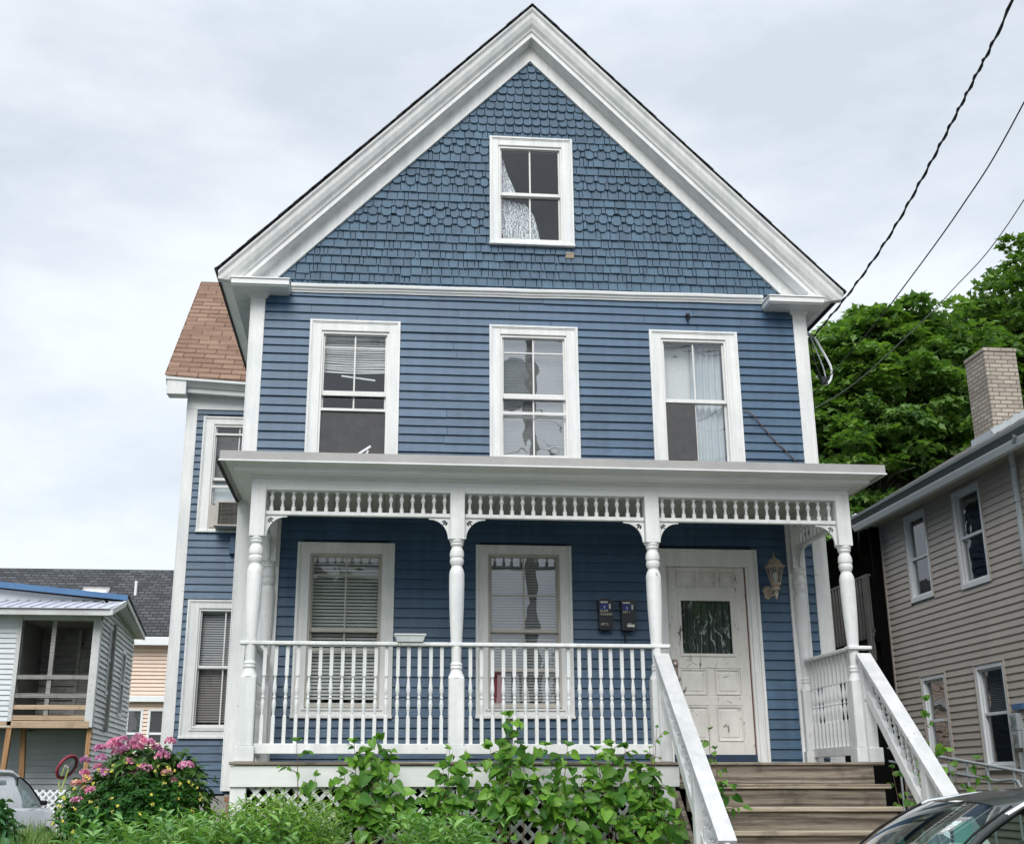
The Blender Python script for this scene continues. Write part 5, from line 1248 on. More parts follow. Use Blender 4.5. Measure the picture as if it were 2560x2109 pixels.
# ================================================================== CARS
def loft(secs, closed=True):
    """secs: list of equal-length point loops -> verts, faces"""
    m = len(secs[0]); vs = [p for s in secs for p in s]; fs = []
    for i in range(len(secs) - 1):
        for k in range(m if closed else m - 1): fs.append((i * m + k, i * m + (k + 1) % m, (i + 1) * m + (k + 1) % m, (i + 1) * m + k))
    return vs, fs
def interp(tab, x):
    for (a, b), (c, d) in zip(tab, tab[1:]):
        if x <= c: return b + (d - b) * (0 if c == a else max(0, min(1, (x - a) / (c - a))))
    return tab[-1][1]
def make_car(root, T, paintm, wid=.92, suv=True, rack=True):
    """T: list of tables. Local frame: +x forward, y across, z up from the ground. Length about 4.5 m."""
    hood = T['body']; roof = T['roof']      # body top line (belt) and roof line
    L0, L1 = hood[0][0], hood[-1][0]
    n = 44; secs = []
    for i in range(n + 1):
        x = L0 + (L1 - L0) * i / n; zt = interp(hood, x); t = abs((x - (L0 + L1) / 2) / ((L1 - L0) / 2)); w = wid * (1 - .16 * t ** 6 - .04 * t * t)
        zb = .30 + .10 * t ** 8
        prof = [(w * .93, zb), (w, zb + .12), (w * 1.0, zt * .60), (w * .985, zt - .07), (w * .95, zt - .015), (w * .86, zt + .0), (w * .4, zt + .03)]
        secs.append([(x, y, z) for y, z in prof] + [(x, -y, z) for y, z in prof[::-1]])
    vs, fs = loft(secs); mb = MB(); mb.add(vs, fs); m = len(secs[0])
    mb.f += [tuple(range(m)), tuple(range(n * m, (n + 1) * m))[::-1]]
    body = mb.build('body', paintm, root, smooth=True)
    # cabin: roof skin + pillars as loft between beltline and roof
    R0, R1 = roof[0][0], roof[-1][0]
    rx = [p[0] for p in roof]
    # roof skin
    N_ = 18; xa, xb = T['roofx']; secs = []; wr = wid * T.get('wr', .70)
    for i in range(N_ + 1):
        x = xa + (xb - xa) * i / N_; z = interp(roof, x); s = []
        for j in range(13):
            u = -1 + 2 * j / 12; s.append((x - .10 * (abs(u) ** 2) * (1 if i == N_ else i / N_) , u * wr, z - .045 * abs(u) ** 2.4))
        secs.append(s)
    vs, fs = loft(secs, False); o = [(p[0], p[1], p[2] - .035) for p in vs]
    mb = MB(); mb.add(vs, fs); mb.add(o, fs)
    mb.build('roof', paintm, root, smooth=True)
    return body, wr
def arch(cx, r, z, y, n=20): return [(cx + r * cos(2 * pi * i / n), y, z + r * sin(2 * pi * i / n)) for i in range(n)]
def wheel(root, x, y, r=.34, sgn=1):
    mb = MB(); mb.lathe([(r - .10, -.10), (r - .02, -.11), (r, -.08), (r, .08), (r - .02, .11), (r - .10, .10)], (x, y, r), 28, rot_to((0, 1, 0)))
    w = mb.build('wheel', 'rubber', root, smooth=False)
    mb = MB(); mb.lathe([(.001, .06), (.05, .07), (.08, .05), (r - .12, .06), (r - .09, .10), (r - .11, .0), (.001, 0)], (x, y, r), 28, rot_to((0, sgn, 0))); mb.build('rim', 'alum', w)
M['darkpaint'] = plain('dark_grey_green_car_paint', (.022, .027, .025), .28, .3, .4, .5)
M['whitepaint'] = plain('white_car_paint', (.74, .75, .76), .3, 0, .5, .8)
M['silver'] = plain('silver_trim', (.62, .64, .65), .25, .9)
M['blacktrim'] = plain('black_car_trim', (.010, .011, .011), .6, 0, .2)
M['dash'] = plain('dashboard', (.05, .055, .055), .7)
M['paper'] = plain('papers_pale', (.55, .75, .70), .7)
M['papergreen'] = plain('papers_teal', (.30, .62, .56), .6)
M['seat'] = plain('seat_fabric', (.12, .11, .11), .9)

# dark SUV at the kerb (heads toward -x); origin at its windshield top centre projected to the road
suv = thing('dark_suv', (.45, -5.51, -1.775), 'dark grey-green SUV with silver roof rails parked in front of the steps', 'car', rotz=pi, local=True)
# local x forward = world -x ; windshield top at local x = +.20
body_t = [(-3.05, .80), (-2.95, .98), (-2.6, 1.03), (-1.0, 1.02), (.6, 1.00), (1.05, 1.00), (1.5, .97), (1.95, .88), (2.12, .70), (2.16, .55)]
WT = (.20, 1.480); WB = (.78, 1.005)           # windshield top and base (x, z)
roof_t = [(-2.75, 1.36), (-2.4, 1.50), (-1.6, 1.56), (-.8, 1.575), (-.2, 1.55), (.20, 1.490)]
body, wr = make_car(suv, dict(body=body_t, roof=roof_t, roofx=(-2.75, .20), wr=.62), 'darkpaint', .90)
# windshield: curved sheet
def sheet(pts_fn, nu, nv, name, mat, parent, th=0):
    vs = [pts_fn(u / nu, v / nv) for v in range(nv + 1) for u in range(nu + 1)]; fs = [(v * (nu + 1) + u, v * (nu + 1) + u + 1, (v + 1) * (nu + 1) + u + 1, (v + 1) * (nu + 1) + u) for v in range(nv) for u in range(nu)]
    return MB().add(vs, fs).build(name, mat, parent, smooth=True, fix=True)
def wsh(u, v):
    k = -1 + 2 * u; hw = .55 + (.70 - .55) * (1 - v); x = WB[0] + (WT[0] - WB[0]) * v + .07 * sin(pi * v) - .13 * abs(k) ** 2.4 * (1 - .25 * v); z = WB[1] + (WT[1] - WB[1]) * v + .02 * sin(pi * v) - .028 * abs(k) ** 2.4 * v
    return (x, k * hw, z)
sheet(wsh, 16, 10, 'windshield', 'carglass', suv)
for s in (-1, 1):
    # A pillar with silver-edged roof rail arch
    p0 = wsh(0 if s < 0 else 1, 0); pts = [wsh(0 if s < 0 else 1, v / 8) for v in range(9)]
    pts = [(p[0] - .01, p[1] + s * .018, p[2] + .008) for p in pts]
    MB().tube([(p[0] - .03, p[1] + s * .012, p[2] - .008) for p in pts], .026 if s > 0 else .016, 8).build('pillar', 'darkpaint', suv, smooth=True)
    MB().tube([(p[0] + .004, p[1] - s * .004, p[2] + .003) for p in pts], .007, 6).build('seal', 'blacktrim', suv)
    rail = [(pts[8][0] + .13, pts[8][1] + s * .035, pts[8][2] - .105), (pts[8][0] + .06, pts[8][1] + s * .035, pts[8][2] - .045), (pts[8][0] - .05, s * .600, 1.470), (-.3, s * .63, 1.515), (-.8, s * .635, 1.535), (-1.6, s * .635, 1.525), (-2.3, s * .62, 1.46)]
    MB().tube(rail, .017, 8).build('drip_rail', 'silver', suv, smooth=True)
    MB().tube([(-.62, s * .54, 1.545), (-.72, s * .54, 1.575), (-.95, s * .54, 1.585), (-1.9, s * .54, 1.58), (-2.2, s * .54, 1.54)], .016, 8).build('roof_rack', 'silver', suv, smooth=True)
    # side: door frame arch and window glass
    def sidew(u, v, s=s):
        x = .98 - 3.2 * u; zt = interp([(-2.8, 1.08), (-2.4, 1.34), (-1.6, 1.43), (-.8, 1.45), (-.35, 1.43), (-.05, 1.36), (.20, 1.24), (.98, 1.005)], x)
        z = 1.0 + (zt - 1.0) * v; y = s * (.87 - (.87 - .66) * ((z - 1.0) / .45) ** 1.2); return (x, y, z)
    sheet(lambda u, v: sidew(u, v), 24, 5, 'side_window', 'carglass', suv)
    MB().tube([sidew(u / 24, 1) for u in range(25)], .032, 8).build('window_frame', 'blacktrim', suv, smooth=True)
    MB().tube([sidew(u / 24, 0) for u in range(25)], .018, 6).build('belt_moulding', 'silver', suv)
    for u in (.38, .70): MB().tube([sidew(u, v / 5) for v in range(6)], .035, 6).build('pillar', 'blacktrim', suv)
    mb = MB(); mb.cbox(.50, .66, s * .98 - .09, s * .98 + .09, .98, 1.10, .03); mb.build('side_mirror', 'darkpaint', suv)
    for x in (1.25, -1.75): wheel(suv, x, s * .84, .36, s)
    MB().cbox(1.98, 2.13, s * .62 - .2, s * .62 + .2, .66, .80, .03).build('headlight', 'glass_l', suv)
    MB().cbox(-3.06, -2.98, s * .70 - .1, s * .70 + .1, .80, 1.15, .02).build('tail_light', 'cloth_red', suv)
MB().cbox(2.06, 2.20, -.8, .8, .32, .56, .05).build('bumper', 'blacktrim', suv)
MB().box(.05, .80, -.66, .66, .90, .985).build('dashboard', 'dash', suv)
mb = MB(); mb.box(-2.6, .1, -.8, .8, .40, .48); mb.box(-2.7, -2.62, -.68, .68, .4, 1.35); mb.build('floor', 'blacktrim', suv)
for y in (-.38, .38):
    mb = MB(); mb.cbox(-.75, -.2, y - .25, y + .25, .55, .75, .05); mb.cbox(-.90, -.72, y - .24, y + .24, .75, 1.30, .06); mb.cbox(-.88, -.78, y - .13, y + .13, 1.32, 1.47, .03); mb.build('seat', 'seat', suv)
pp = thing('papers', (-.1, -5.6, -.76), 'pale teal papers and a box lying behind the windshield of the dark SUV', 'papers')
mb = MB()
for i in range(11):
    x = .02 + random.uniform(-.06, .06); y = -6.0 + i * .085; mb.beam((x, y, -.775), (x + random.uniform(-.02, .05), y + random.uniform(-.1, .1), -.54 + random.uniform(0, .10)), random.uniform(.03, .07), .003, (1, 0, 0))
mb.build('sheets', 'paper', pp)
MB().beam((.12, -5.95, -.56), (.22, -5.75, -.42), .10, .05).build('box', 'papergreen', pp)
tag(pp, group=None)

# white hatchback at far left, heading right
wcar = thing('white_car', (-9.09, 6.20, -1.40), 'small white hatchback half hidden by plants at the left edge', 'car', local=True, rotz=radians(84))
body_w = [(-1.9, .62), (-1.8, .86), (-1.2, .92), (0, .90), (1.0, .89), (1.5, .86), (1.95, .72), (2.08, .5)]
roof_w = [(-1.7, 1.28), (-1.3, 1.38), (-.6, 1.415), (.1, 1.40), (.50, 1.345)]
make_car(wcar, dict(body=body_w, roof=roof_w, roofx=(-1.7, .50), wr=.66), 'whitepaint', .84)
def wsh2(u, v):
    k = -1 + 2 * u; hw = .58 + .12 * (1 - v); return (1.28 + (.50 - 1.28) * v + .05 * sin(pi * v) - .12 * abs(k) ** 2.4, k * hw, .89 + (1.335 - .89) * v - .03 * abs(k) ** 2.4 * v)
sheet(wsh2, 12, 8, 'windshield', 'carglass', wcar)
for s in (-1, 1):
    MB().tube([(p[0], p[1] + s * .02, p[2] + .01) for p in [wsh2(0 if s < 0 else 1, v / 8) for v in range(9)]] + [(.2, s * .585, 1.375), (-.6, s * .59, 1.385), (-1.3, s * .585, 1.35)], .040, 8).build('pillar', 'whitepaint', wcar, smooth=True)
    def sw(u, v, s=s):
        x = 1.05 - .80 * u; zt = interp([(.25, 1.20), (.35, 1.31), (.50, 1.30), (.75, 1.19), (1.05, .92)], x); z = .90 + (zt - .90) * v; return (x, s * (.80 - .17 * (z - .9) / .43), z)
    sheet(lambda u, v: sw(u, v), 20, 4, 'side_window', 'carglass_d', wcar)
    sheet(lambda u, v, s=s: (.26 - 2.05 * u, s * (.80 - .22 * v ** 1.3), .88 + v * (interp([(-1.8, .30), (-1.5, .42), (.3, .49)], .26 - 2.05 * u))), 16, 6, 'rear_quarter', 'whitepaint', wcar)
    sheet(lambda u, v, s=s: (-.10 - 1.2 * u, s * (.672 - .02 * v), 1.17 + .10 * v), 8, 2, 'side_window', 'carglass_d', wcar)
    MB().tube([sw(u / 20, 1) for u in range(21)], .013, 6).build('window_frame', 'blacktrim', wcar)
    MB().cbox(.84, .93, s * .87 - .05, s * .87 + .05, .91, .98, .02).build('side_mirror', 'blacktrim', wcar)
    for x in (1.25, -1.25): wheel(wcar, x, s * .74, .30, s)
sheet(lambda u, v: (-1.93 + .20 * v - .10 * (1 - abs(-1 + 2 * u) ** 2.2) * 1., (-1 + 2 * u) * (.66 - .06 * v), .90 + .36 * v), 10, 5, 'rear_window', 'carglass', wcar)
for s in (-1, 1):
    MB().tube([(-1.90, s * .68, .88), (-1.76, s * .62, 1.25), (-1.55, s * .60, 1.33)], .05, 8).build('pillar', 'whitepaint', wcar, smooth=True)
    MB().cbox(-1.97, -1.86, s * .70 - .08, s * .70 + .08, .62, .86, .03).build('tail_light', 'cloth_red', wcar)
for y in (-.34, .34):
    mb = MB(); mb.cbox(-.5, .0, y - .22, y + .22, .45, .65, .04); mb.cbox(-.62, -.46, y - .21, y + .21, .65, 1.22, .05)
    mb.build('seat', 'seat', wcar)
MB().box(.5, 1.2, -.66, .66, .78, .87).build('dashboard', 'dash', wcar); MB().box(-1.5, .10, -.54, .54, .45, 1.26).build('interior', 'black', wcar)  # black boxes added in the cabin to paint it dark behind the glass
MB().box(.10, .9, -.54, .54, .45, .80).build('interior', 'black', wcar)

# ================================================================== CABLES, POLE
POLE = (.5, -15.0)
pl = thing('utility_pole', (POLE[0], POLE[1], -1.66), 'wooden utility pole with crossarms and transformer across the street', 'utility pole')
MB().lathe([(.15, -1.7), (.15, 3), (.13, 12.6), (.001, 12.62)], (POLE[0], POLE[1], 0), 14).build('pole', 'greywood', pl)
mb = MB(); mb.cbox(POLE[0] - 1.1, POLE[0] + 1.1, POLE[1] - .16, POLE[1] - .05, 11.6, 11.74); mb.cbox(POLE[0] - .9, POLE[0] + .9, POLE[1] + .10, POLE[1] + .22, 10.5, 10.62); mb.build('crossarm', 'greywood', pl)
MB().lathe([(.001, 8.7), (.26, 8.72), (.28, 8.8), (.28, 9.75), (.24, 9.85), (.001, 9.88)], (POLE[0] - .42, POLE[1] + .05, 0), 18).build('transformer', 'gutter', pl)
for x in (-1.0, -.5, .5, 1.0): MB().lathe([(.03, 11.74), (.05, 11.78), (.03, 11.82), (.05, 11.86), (.02, 11.92)], (POLE[0] + x, POLE[1] - .1, 0), 10).build('insulator', 'gutter', pl)
def spline(pts, n=14):
    P = [Vector(p) for p in pts]; P = [P[0] * 2 - P[1]] + P + [P[-1] * 2 - P[-2]]; out = []
    for i in range(1, len(P) - 2):
        for j in range(n):
            t = j / n; a, b, c, d = P[i - 1], P[i], P[i + 1], P[i + 2]
            out.append(.5 * ((2 * b) + (c - a) * t + (2 * a - 5 * b + 4 * c - d) * t * t + (3 * b - a - 3 * c + d) * t ** 3))
    return out + [P[-2]]
c1 = [(2.0, .28, 4.92), (1.85, -1.23, 4.85), (1.72, -2.54, 4.86), (1.62, -3.54, 4.96), (1.55, -4.28, 5.07), (1.5, -4.84, 5.17), (1.43, -5.56, 5.31), (1.2, -8., 5.95), (.85, -11.5, 7.1), (.5, -14.9, 8.5)]
p1 = spline(c1, 16); mb = MB(); mb.tube(p1, .0085, 6)
tw = []
for i, p in enumerate(p1):
    a = i * 1.15; tw.append(p + Vector((cos(a), 0, sin(a))) * .012)
mb.tube(tw, .008, 6)
tag(mb.build('service_cable', 'cable', None), 'thick twisted black service cable rising to the right from the roof corner', 'cable', 'overhead cables')
c2 = [(1.80, .9, 4.08), (1.88, .2, 4.15), (1.75, -1.22, 4.11), (1.67, -2.13, 4.105), (1.61, -2.76, 4.12), (1.47, -4.37, 4.22), (1.35, -5.61, 4.4), (1.1, -8.5, 5.2), (.8, -12, 6.6), (.5, -14.9, 8.1)]
tag(MB().tube(spline(c2, 8), .006, 6).build('overhead_wire', 'cable', None), 'single black wire, middle of the three overhead lines crossing the tree', 'cable', 'overhead cables')
c3 = [(1.80, .9, 4.02), (1.83, .07, 3.93), (1.71, -1.32, 3.74), (1.58, -2.71, 3.65), (1.47, -4.04, 3.63), (1.34, -5.45, 3.72), (1.1, -8.5, 4.5), (.8, -12, 6.0), (.5, -14.9, 7.6)]
tag(MB().tube(spline(c3, 8), .0042, 6).build('overhead_wire', 'gutter_d', None), 'thinnest and lowest overhead line, pale grey where it meets the house wall', 'cable', 'overhead cables')
for k_, (za, zb, off) in enumerate(((11.9, 9.0, -1.0), (11.9, 9.05, -.5), (11.9, 8.9, .5), (10.6, 7.8, .7), (10.6, 7.4, -.7), (7.6, 5.6, .1), (8.6, 5, .2))):
    pts = [(POLE[0] + t * 25, POLE[1] - .1 + off * .2, za - 1.1 * (abs(t) * (1 - abs(t)) * 4) * .5) for t in np.linspace(-1, 1, 25)]
    tag(MB().tube(pts, .011, 5).build('street_wire', 'cable', None), 'street wire strung along the far side of the road from the utility pole', 'cable', 'street wires on the far side')
# service drop hardware on the right corner of the house
sv = thing('service_mast', (1.9, .3, 4.3), 'white service drip loops and bracket where the cables meet the right roof corner', 'cable bracket')
MB().tube([(1.83, .30, 4.80), (1.93, .30, 4.88), (2.0, .28, 4.92)], .012, 6).tube([(1.82, .3, 4.95), (1.90, .30, 4.97), (1.97, .3, 4.93)], .022, 8).build('hook', 'gutter', sv)
MB().tube(spline([(2.0, .28, 4.90), (2.06, .28, 4.78), (2.13, .27, 4.62), (2.165, .26, 4.50), (2.15, .26, 4.38), (2.10, .26, 4.31), (2.05, .26, 4.31)], 6), .014, 6).build('drip_loop', 'vinyl', sv)
MB().tube(spline([(1.96, .28, 4.88), (2.02, .28, 4.70), (2.07, .27, 4.52), (2.085, .26, 4.40)], 6), .008, 6).build('drip_loop', 'gutter', sv)
MB().tube(spline([(1.94, .28, 4.90), (1.96, .28, 4.7), (2.0, .27, 4.5), (2.04, .26, 4.36)], 6), .007, 6).build('drip_loop', 'cable', sv)
MB().cbox(2.02, 2.10, .23, .29, 4.30, 4.39, .01).build('splice', 'black', sv)
MB().tube([(1.82, .5, 4.9), (1.84, .5, 4.5), (1.84, .5, 3.0)], .025, 8).build('conduit', 'vinyl', sv)
# ================================================================== ACROSS THE STREET (seen only in the window reflections)
ah = thing('far_side_house', (-9, -30, -1.7), 'grey house across the street, seen only as a window reflection', 'house')
MB().box(-16, -3, -34, -26, -1.7, 4.6).build('wall', 'taupe', ah); mb = MB(); mb.prism([(-16.5, -26, 4.5), (-2.5, -26, 4.5), (-9.5, -26, 9.4)], (0, -8.4, 0)); mb.build('roof', 'darkroof', ah)
for x in (-14, -10.5, -6): MB().box(x, x + 1.1, -25.99, -25.9, .2, 2.0).box(x, x + 1.1, -25.99, -25.9, 3.0, 4.4).build('window', 'black', ah)
ah = thing('far_side_house', (12, -30, -1.7), 'pale grey house across the street on the right, seen only as a window reflection', 'house')
MB().box(6, 17, -34, -25, -1.7, 4.2).build('wall', 'lightvinyl', ah); mb = MB(); mb.prism([(5.5, -25, 4.1), (17.5, -25, 4.1), (11.5, -25, 7.8)], (0, -9, 0)); mb.build('roof', 'darkroof', ah)
for x in (7.5, 10.8, 14): MB().box(x, x + 1.1, -24.99, -24.9, .2, 2.0).build('window', 'black', ah)
# ================================================================== PLANTS
LF = {k: leaf_template(w, kind=kd, fold=fo, droop=dr) for k, w, kd, fo, dr in (('maple', 1.05, 'maple', .12, .25), ('heart', .82, 'heart', .16, .22), ('lance', .20, 'oval', .25, .35), ('dock', .36, 'oval', .22, .35), ('rh', .34, 'oval', .15, .25), ('small', .55, 'oval', .2, .1), ('petal', .9, 'oval', .3, .2), ('grass', .05, 'blade', .2, .6))}
def tree(name, label, base, blobs, n_clump, per, leaf, mat, clump_r=.45, trunk_r=.22, seed=1, group=None, limbs=None, cat='tree'):
    """blobs: (cx,cy,cz,rx,ry,rz) ellipsoids that make up the crown"""
    rng = np.random.default_rng(seed)
    t = thing(name, base, label, cat, group)
    B = np.array(blobs, float); vol = (B[:, 3] * B[:, 4] * B[:, 5]) ** .72; pr = vol / vol.sum()
    ix = rng.choice(len(B), n_clump, p=pr); d = rng.normal(size=(n_clump, 3)); d /= np.linalg.norm(d, axis=1, keepdims=True)
    r = rng.random(n_clump) ** .28; C = B[ix, :3] + d * r[:, None] * B[ix, 3:] * (1 + .10 * rng.normal(size=(n_clump, 1)))
    cr = clump_r * rng.uniform(.6, 1.3, n_clump)
    k = rng.integers(int(per * .6), int(per * 1.4), n_clump); ci = np.repeat(np.arange(n_clump), k); n = len(ci)
    e = rng.normal(size=(n, 3)); e /= np.linalg.norm(e, axis=1, keepdims=True); e[:, 2] = np.abs(e[:, 2]) * .75 - .12
    rad = rng.random(n) ** .45
    P = C[ci] + e * (rad * cr[ci])[:, None] * np.array([1, 1, .62])
    out = d[ci] * .5 + e * .9 + rng.normal(size=(n, 3)) * .35; out[:, 2] -= .25
    nr = np.array([0, 0, 1.]) + e * .75 + rng.normal(size=(n, 3)) * .38
    scatter_mesh('crown', leaf, P, out, nr, rng.uniform(.7, 1.25, n) * 1., mat, t)
    crown = t.children[-1] if t.children else None
    # trunk and limbs
    mb = MB(); bx, by, bz = base; top = B[:, :3].mean(0); h = B[:, 2].max()
    mb.tube([(bx, by, bz - .2), (bx + .1, by, bz + (top[2] - bz) * .35), (bx * .5 + top[0] * .5, by * .5 + top[1] * .5, bz + (top[2] - bz) * .7), tuple(top)], [trunk_r * 1.2, trunk_r, trunk_r * .75, trunk_r * .4], 10)
    mb.build('trunk', 'bark', t, smooth=True)
    mb = MB()
    for i in range(len(B)):
        s = Vector((bx * .7 + top[0] * .3, by * .7 + top[1] * .3, bz + (top[2] - bz) * rng.uniform(.35, .7))); e_ = Vector(B[i, :3]); m_ = (s + e_) / 2 + Vector((0, 0, .4))
        mb.tube([s, m_, e_], [trunk_r * .5, trunk_r * .35, trunk_r * .12], 7)
        for q in range(5):
            dd = Vector(rng.normal(size=3)); dd.normalize(); f_ = e_ + Vector((dd.x * B[i, 3], dd.y * B[i, 4], dd.z * B[i, 5])) * .8
            mb.tube([m_.lerp(e_, .5), (e_ + f_) / 2 + Vector((0, 0, .1)), f_], [trunk_r * .2, trunk_r * .12, trunk_r * .04], 5)
    mb.build('limbs', 'bark', t, smooth=True); return t
def sz(ob_leaf, s):      # scale a template
    tv, tf = ob_leaf; return (tv * s, tf)
mp = sz(LF['maple'], .21)
tree('maple_tree', 'tall leafy maple rising behind the porch roof and the gap between the houses', (11.2, 18, -1.4),
     [(11.0, 18, 10.2, 2.6, 2.3, 2.6), (10.0, 17.6, 7.4, 2.2, 2.2, 2.2), (12.6, 18.2, 8.2, 2.4, 2.3, 2.6), (9.8, 18, 11.0, 1.0, 1.2, 1.25), (11.3, 18, 12.0, 1.2, 1.2, 1.1), (12.6, 18, 11.3, 1.5, 1.3, 1.3), (9.0, 18, 9.2, 1.3, 1.5, 1.6), (9.4, 17.5, 5.4, 1.5, 1.8, 1.8), (11.6, 17.5, 5.6, 2.4, 2, 1.8)], 760, 72, mp, 'maple', .58, .26, 3, 'maples behind the houses')
tree('maple_tree', 'taller darker maple at the right edge behind the brick chimney', (17.5, 21.5, -1.4),
     [(17.2, 21.5, 12.3, 2.7, 2.4, 2.8), (15.2, 21, 11.6, 1.9, 1.8, 1.9), (18.5, 21.5, 14.5, 2.2, 2, 2.2), (16.2, 21.3, 13.9, 1.1, 1.1, 1.0), (14.6, 21, 9.0, 2.2, 2.1, 2.3), (17.0, 21, 8.2, 3.0, 2.4, 2.6), (19.5, 21, 11, 2.5, 2.3, 3), (14.2, 20.6, 12.6, .9, .9, .7)], 680, 70, mp, 'maple2', .60, .3, 5, 'maples behind the houses')
tree('maple_tree', 'low dark maple filling the shade under the two taller maples', (14, 24, -1.4),
     [(12, 24, 5.5, 3.2, 2, 3), (15.5, 24, 6.0, 3.2, 2, 3.2), (18.5, 25, 7.0, 3, 2, 3.4), (9.5, 24, 6, 2.4, 2, 3), (13.5, 24, 9.5, 2.6, 2, 2.6)], 330, 60, mp, 'maple2', .7, .25, 9, 'maples behind the houses')
# trees across the street for the reflections
tree('street_tree', 'leafy street tree on the far side of the road, seen only in window reflections', (-4.5, -22, -1.7), [(-4.5, -22, 3.2, 2.4, 2.2, 2.0), (-3.4, -22, 4.4, 1.6, 1.5, 1.2)], 140, 50, sz(LF['maple'], .22), 'maple2', .8, .2, 12)
tree('street_tree', 'second leafy street tree to the right across the road, seen only in reflections', (4.6, -21, -1.7), [(4.6, -21, 2.6, 2.4, 2.2, 1.8), (5.8, -21, 3.8, 1.6, 1.5, 1.1)], 140, 50, sz(LF['maple'], .22), 'maple2', .8, .2, 13)

# ---- rhododendron with pink blossom
rh = thing('rhododendron', (-5.75, 1.6, -1.42), 'rounded rhododendron bush with pink blossom clusters left of the blue house', 'bush')
def bush(root, blobs, nwh, leaf, mat, per=9, L=.10, name='leaves', seed=1, up=.5, shell=.35):
    rng = np.random.default_rng(seed); B = np.array(blobs, float); pr = (B[:, 3] * B[:, 4] * B[:, 5]) ** .7; pr /= pr.sum()
    ix = rng.choice(len(B), nwh, p=pr); d = rng.normal(size=(nwh, 3)); d /= np.linalg.norm(d, axis=1, keepdims=True)
    C = B[ix, :3] + d * (rng.random(nwh) ** shell)[:, None] * B[ix, 3:]
    ci = np.repeat(np.arange(nwh), per); n = len(ci); a = rng.random(n) * 2 * pi
    axd = d[ci] + np.array([0, 0, up]); axd /= np.linalg.norm(axd, axis=1, keepdims=True)
    h = np.cross(axd, np.array([.3, .9, .2])); h /= np.linalg.norm(h, axis=1, keepdims=True); g = np.cross(axd, h)
    side = h * np.cos(a)[:, None] + g * np.sin(a)[:, None]
    x = side + axd * rng.uniform(-.1, .7, n)[:, None]; nr = axd + rng.normal(size=(n, 3)) * .25
    P = C[ci] + axd * (rng.random(n) * L * .6)[:, None]
    return scatter_mesh(name, leaf, P, x, nr, rng.uniform(.7, 1.2, n) * L, mat, root), C, d
bush(rh, [(-5.75, 1.7, -.55, .60, .55, .72), (-6.15, 1.6, -.55, .42, .45, .45), (-5.3, 1.7, -.45, .40, .45, .50), (-5.72, 1.6, -.05, .42, .40, .22), (-5.26, 1.6, .0, .10, .12, .14)], 850, LF['rh'], 'rhodo', 8, .125, seed=4)
FL = [(-6.135, .194), (-6.027, .222), (-5.895, .285), (-5.73, .304), (-5.586, .25), (-5.721, .204), (-5.8, .051), (-6.251, .068), (-6.088, .086), (-6.144, -.004), (-6.275, -.066), (-6.047, -.057), (-5.629, -.021), (-5.743, -.084), (-5.436, .105), (-5.365, .268), (-5.179, .006), (-5.377, -.066), (-5.306, -.146), (-6.337, -.173), (-6.167, -.244), (-6.302, -.35), (-6.214, -.128), (-5.947, .149), (-5.858, .186), (-5.994, .258), (-5.80, .245), (-5.66, .27), (-5.93, .22), (-5.52, .2), (-5.46, .15)]
rng = np.random.default_rng(21)
for i, (x, z) in enumerate(FL):
    faded = i in (17, 18, 19, 22); R = rng.uniform(.040, .058) if i not in (12, 14, 16) else .085
    n = 70; d = unit(n); d[:, 2] = np.abs(d[:, 2]) * .9 - .15; c = np.array([x, 1.22 + rng.uniform(-.06, .12), z - .01])
    P = c + d * R * .78 * np.array([1, 1, .8]); xx = d + rng.normal(size=(n, 3)) * .7
    scatter_mesh('blossom', LF['petal'], P, xx, d + rng.normal(size=(n, 3)) * .3, rng.uniform(.026, .040, n), 'pink2' if faded else 'pink', rh)
mb = MB()
for i in range(14):
    a = random.uniform(0, 2 * pi); mb.tube([(-5.75 + .08 * cos(a), 1.6 + .08 * sin(a), -1.45), (-5.75 + .3 * cos(a), 1.6 + .25 * sin(a), -.9), (-5.75 + .5 * cos(a), 1.6 + .4 * sin(a), -.35)], [.02, .014, .006], 5)
mb.build('stems', 'bark', rh)
# dark shrub with yellow dots in front of it
ys = thing('yellow_shrub', (-5.7, .9, -1.42), 'dark green shrub dotted with small yellow flowers below the pink rhododendron', 'shrub')
bush(ys, [(-5.9, .9, -.75, .62, .42, .55), (-5.35, .9, -.70, .55, .42, .60), (-6.1, .7, -1.0, .45, .35, .35), (-5.65, .9, -.45, .5, .4, .35), (-4.95, .6, -.95, .35, .35, .35)], 2400, LF['small'], 'shrub', 7, .045, seed=6, up=.2, shell=.3)
n = 130; d = unit(n); C = np.array([-5.65, .88, -.62]) + d * np.array([.80, .46, .66]); keep = (d[:, 1] < .2) & (C[:, 0] < -4.9); C = C[keep]

for c_ in C:
    P = c_ + rng.normal(size=(7, 3)) * .006; scatter_mesh('yellow_flower', LF['petal'], P, rng.normal(size=P.shape), np.tile([0, -1., .5], (7, 1)) + rng.normal(size=P.shape) * .4, rng.uniform(.013, .023, 7), 'yellow', ys)

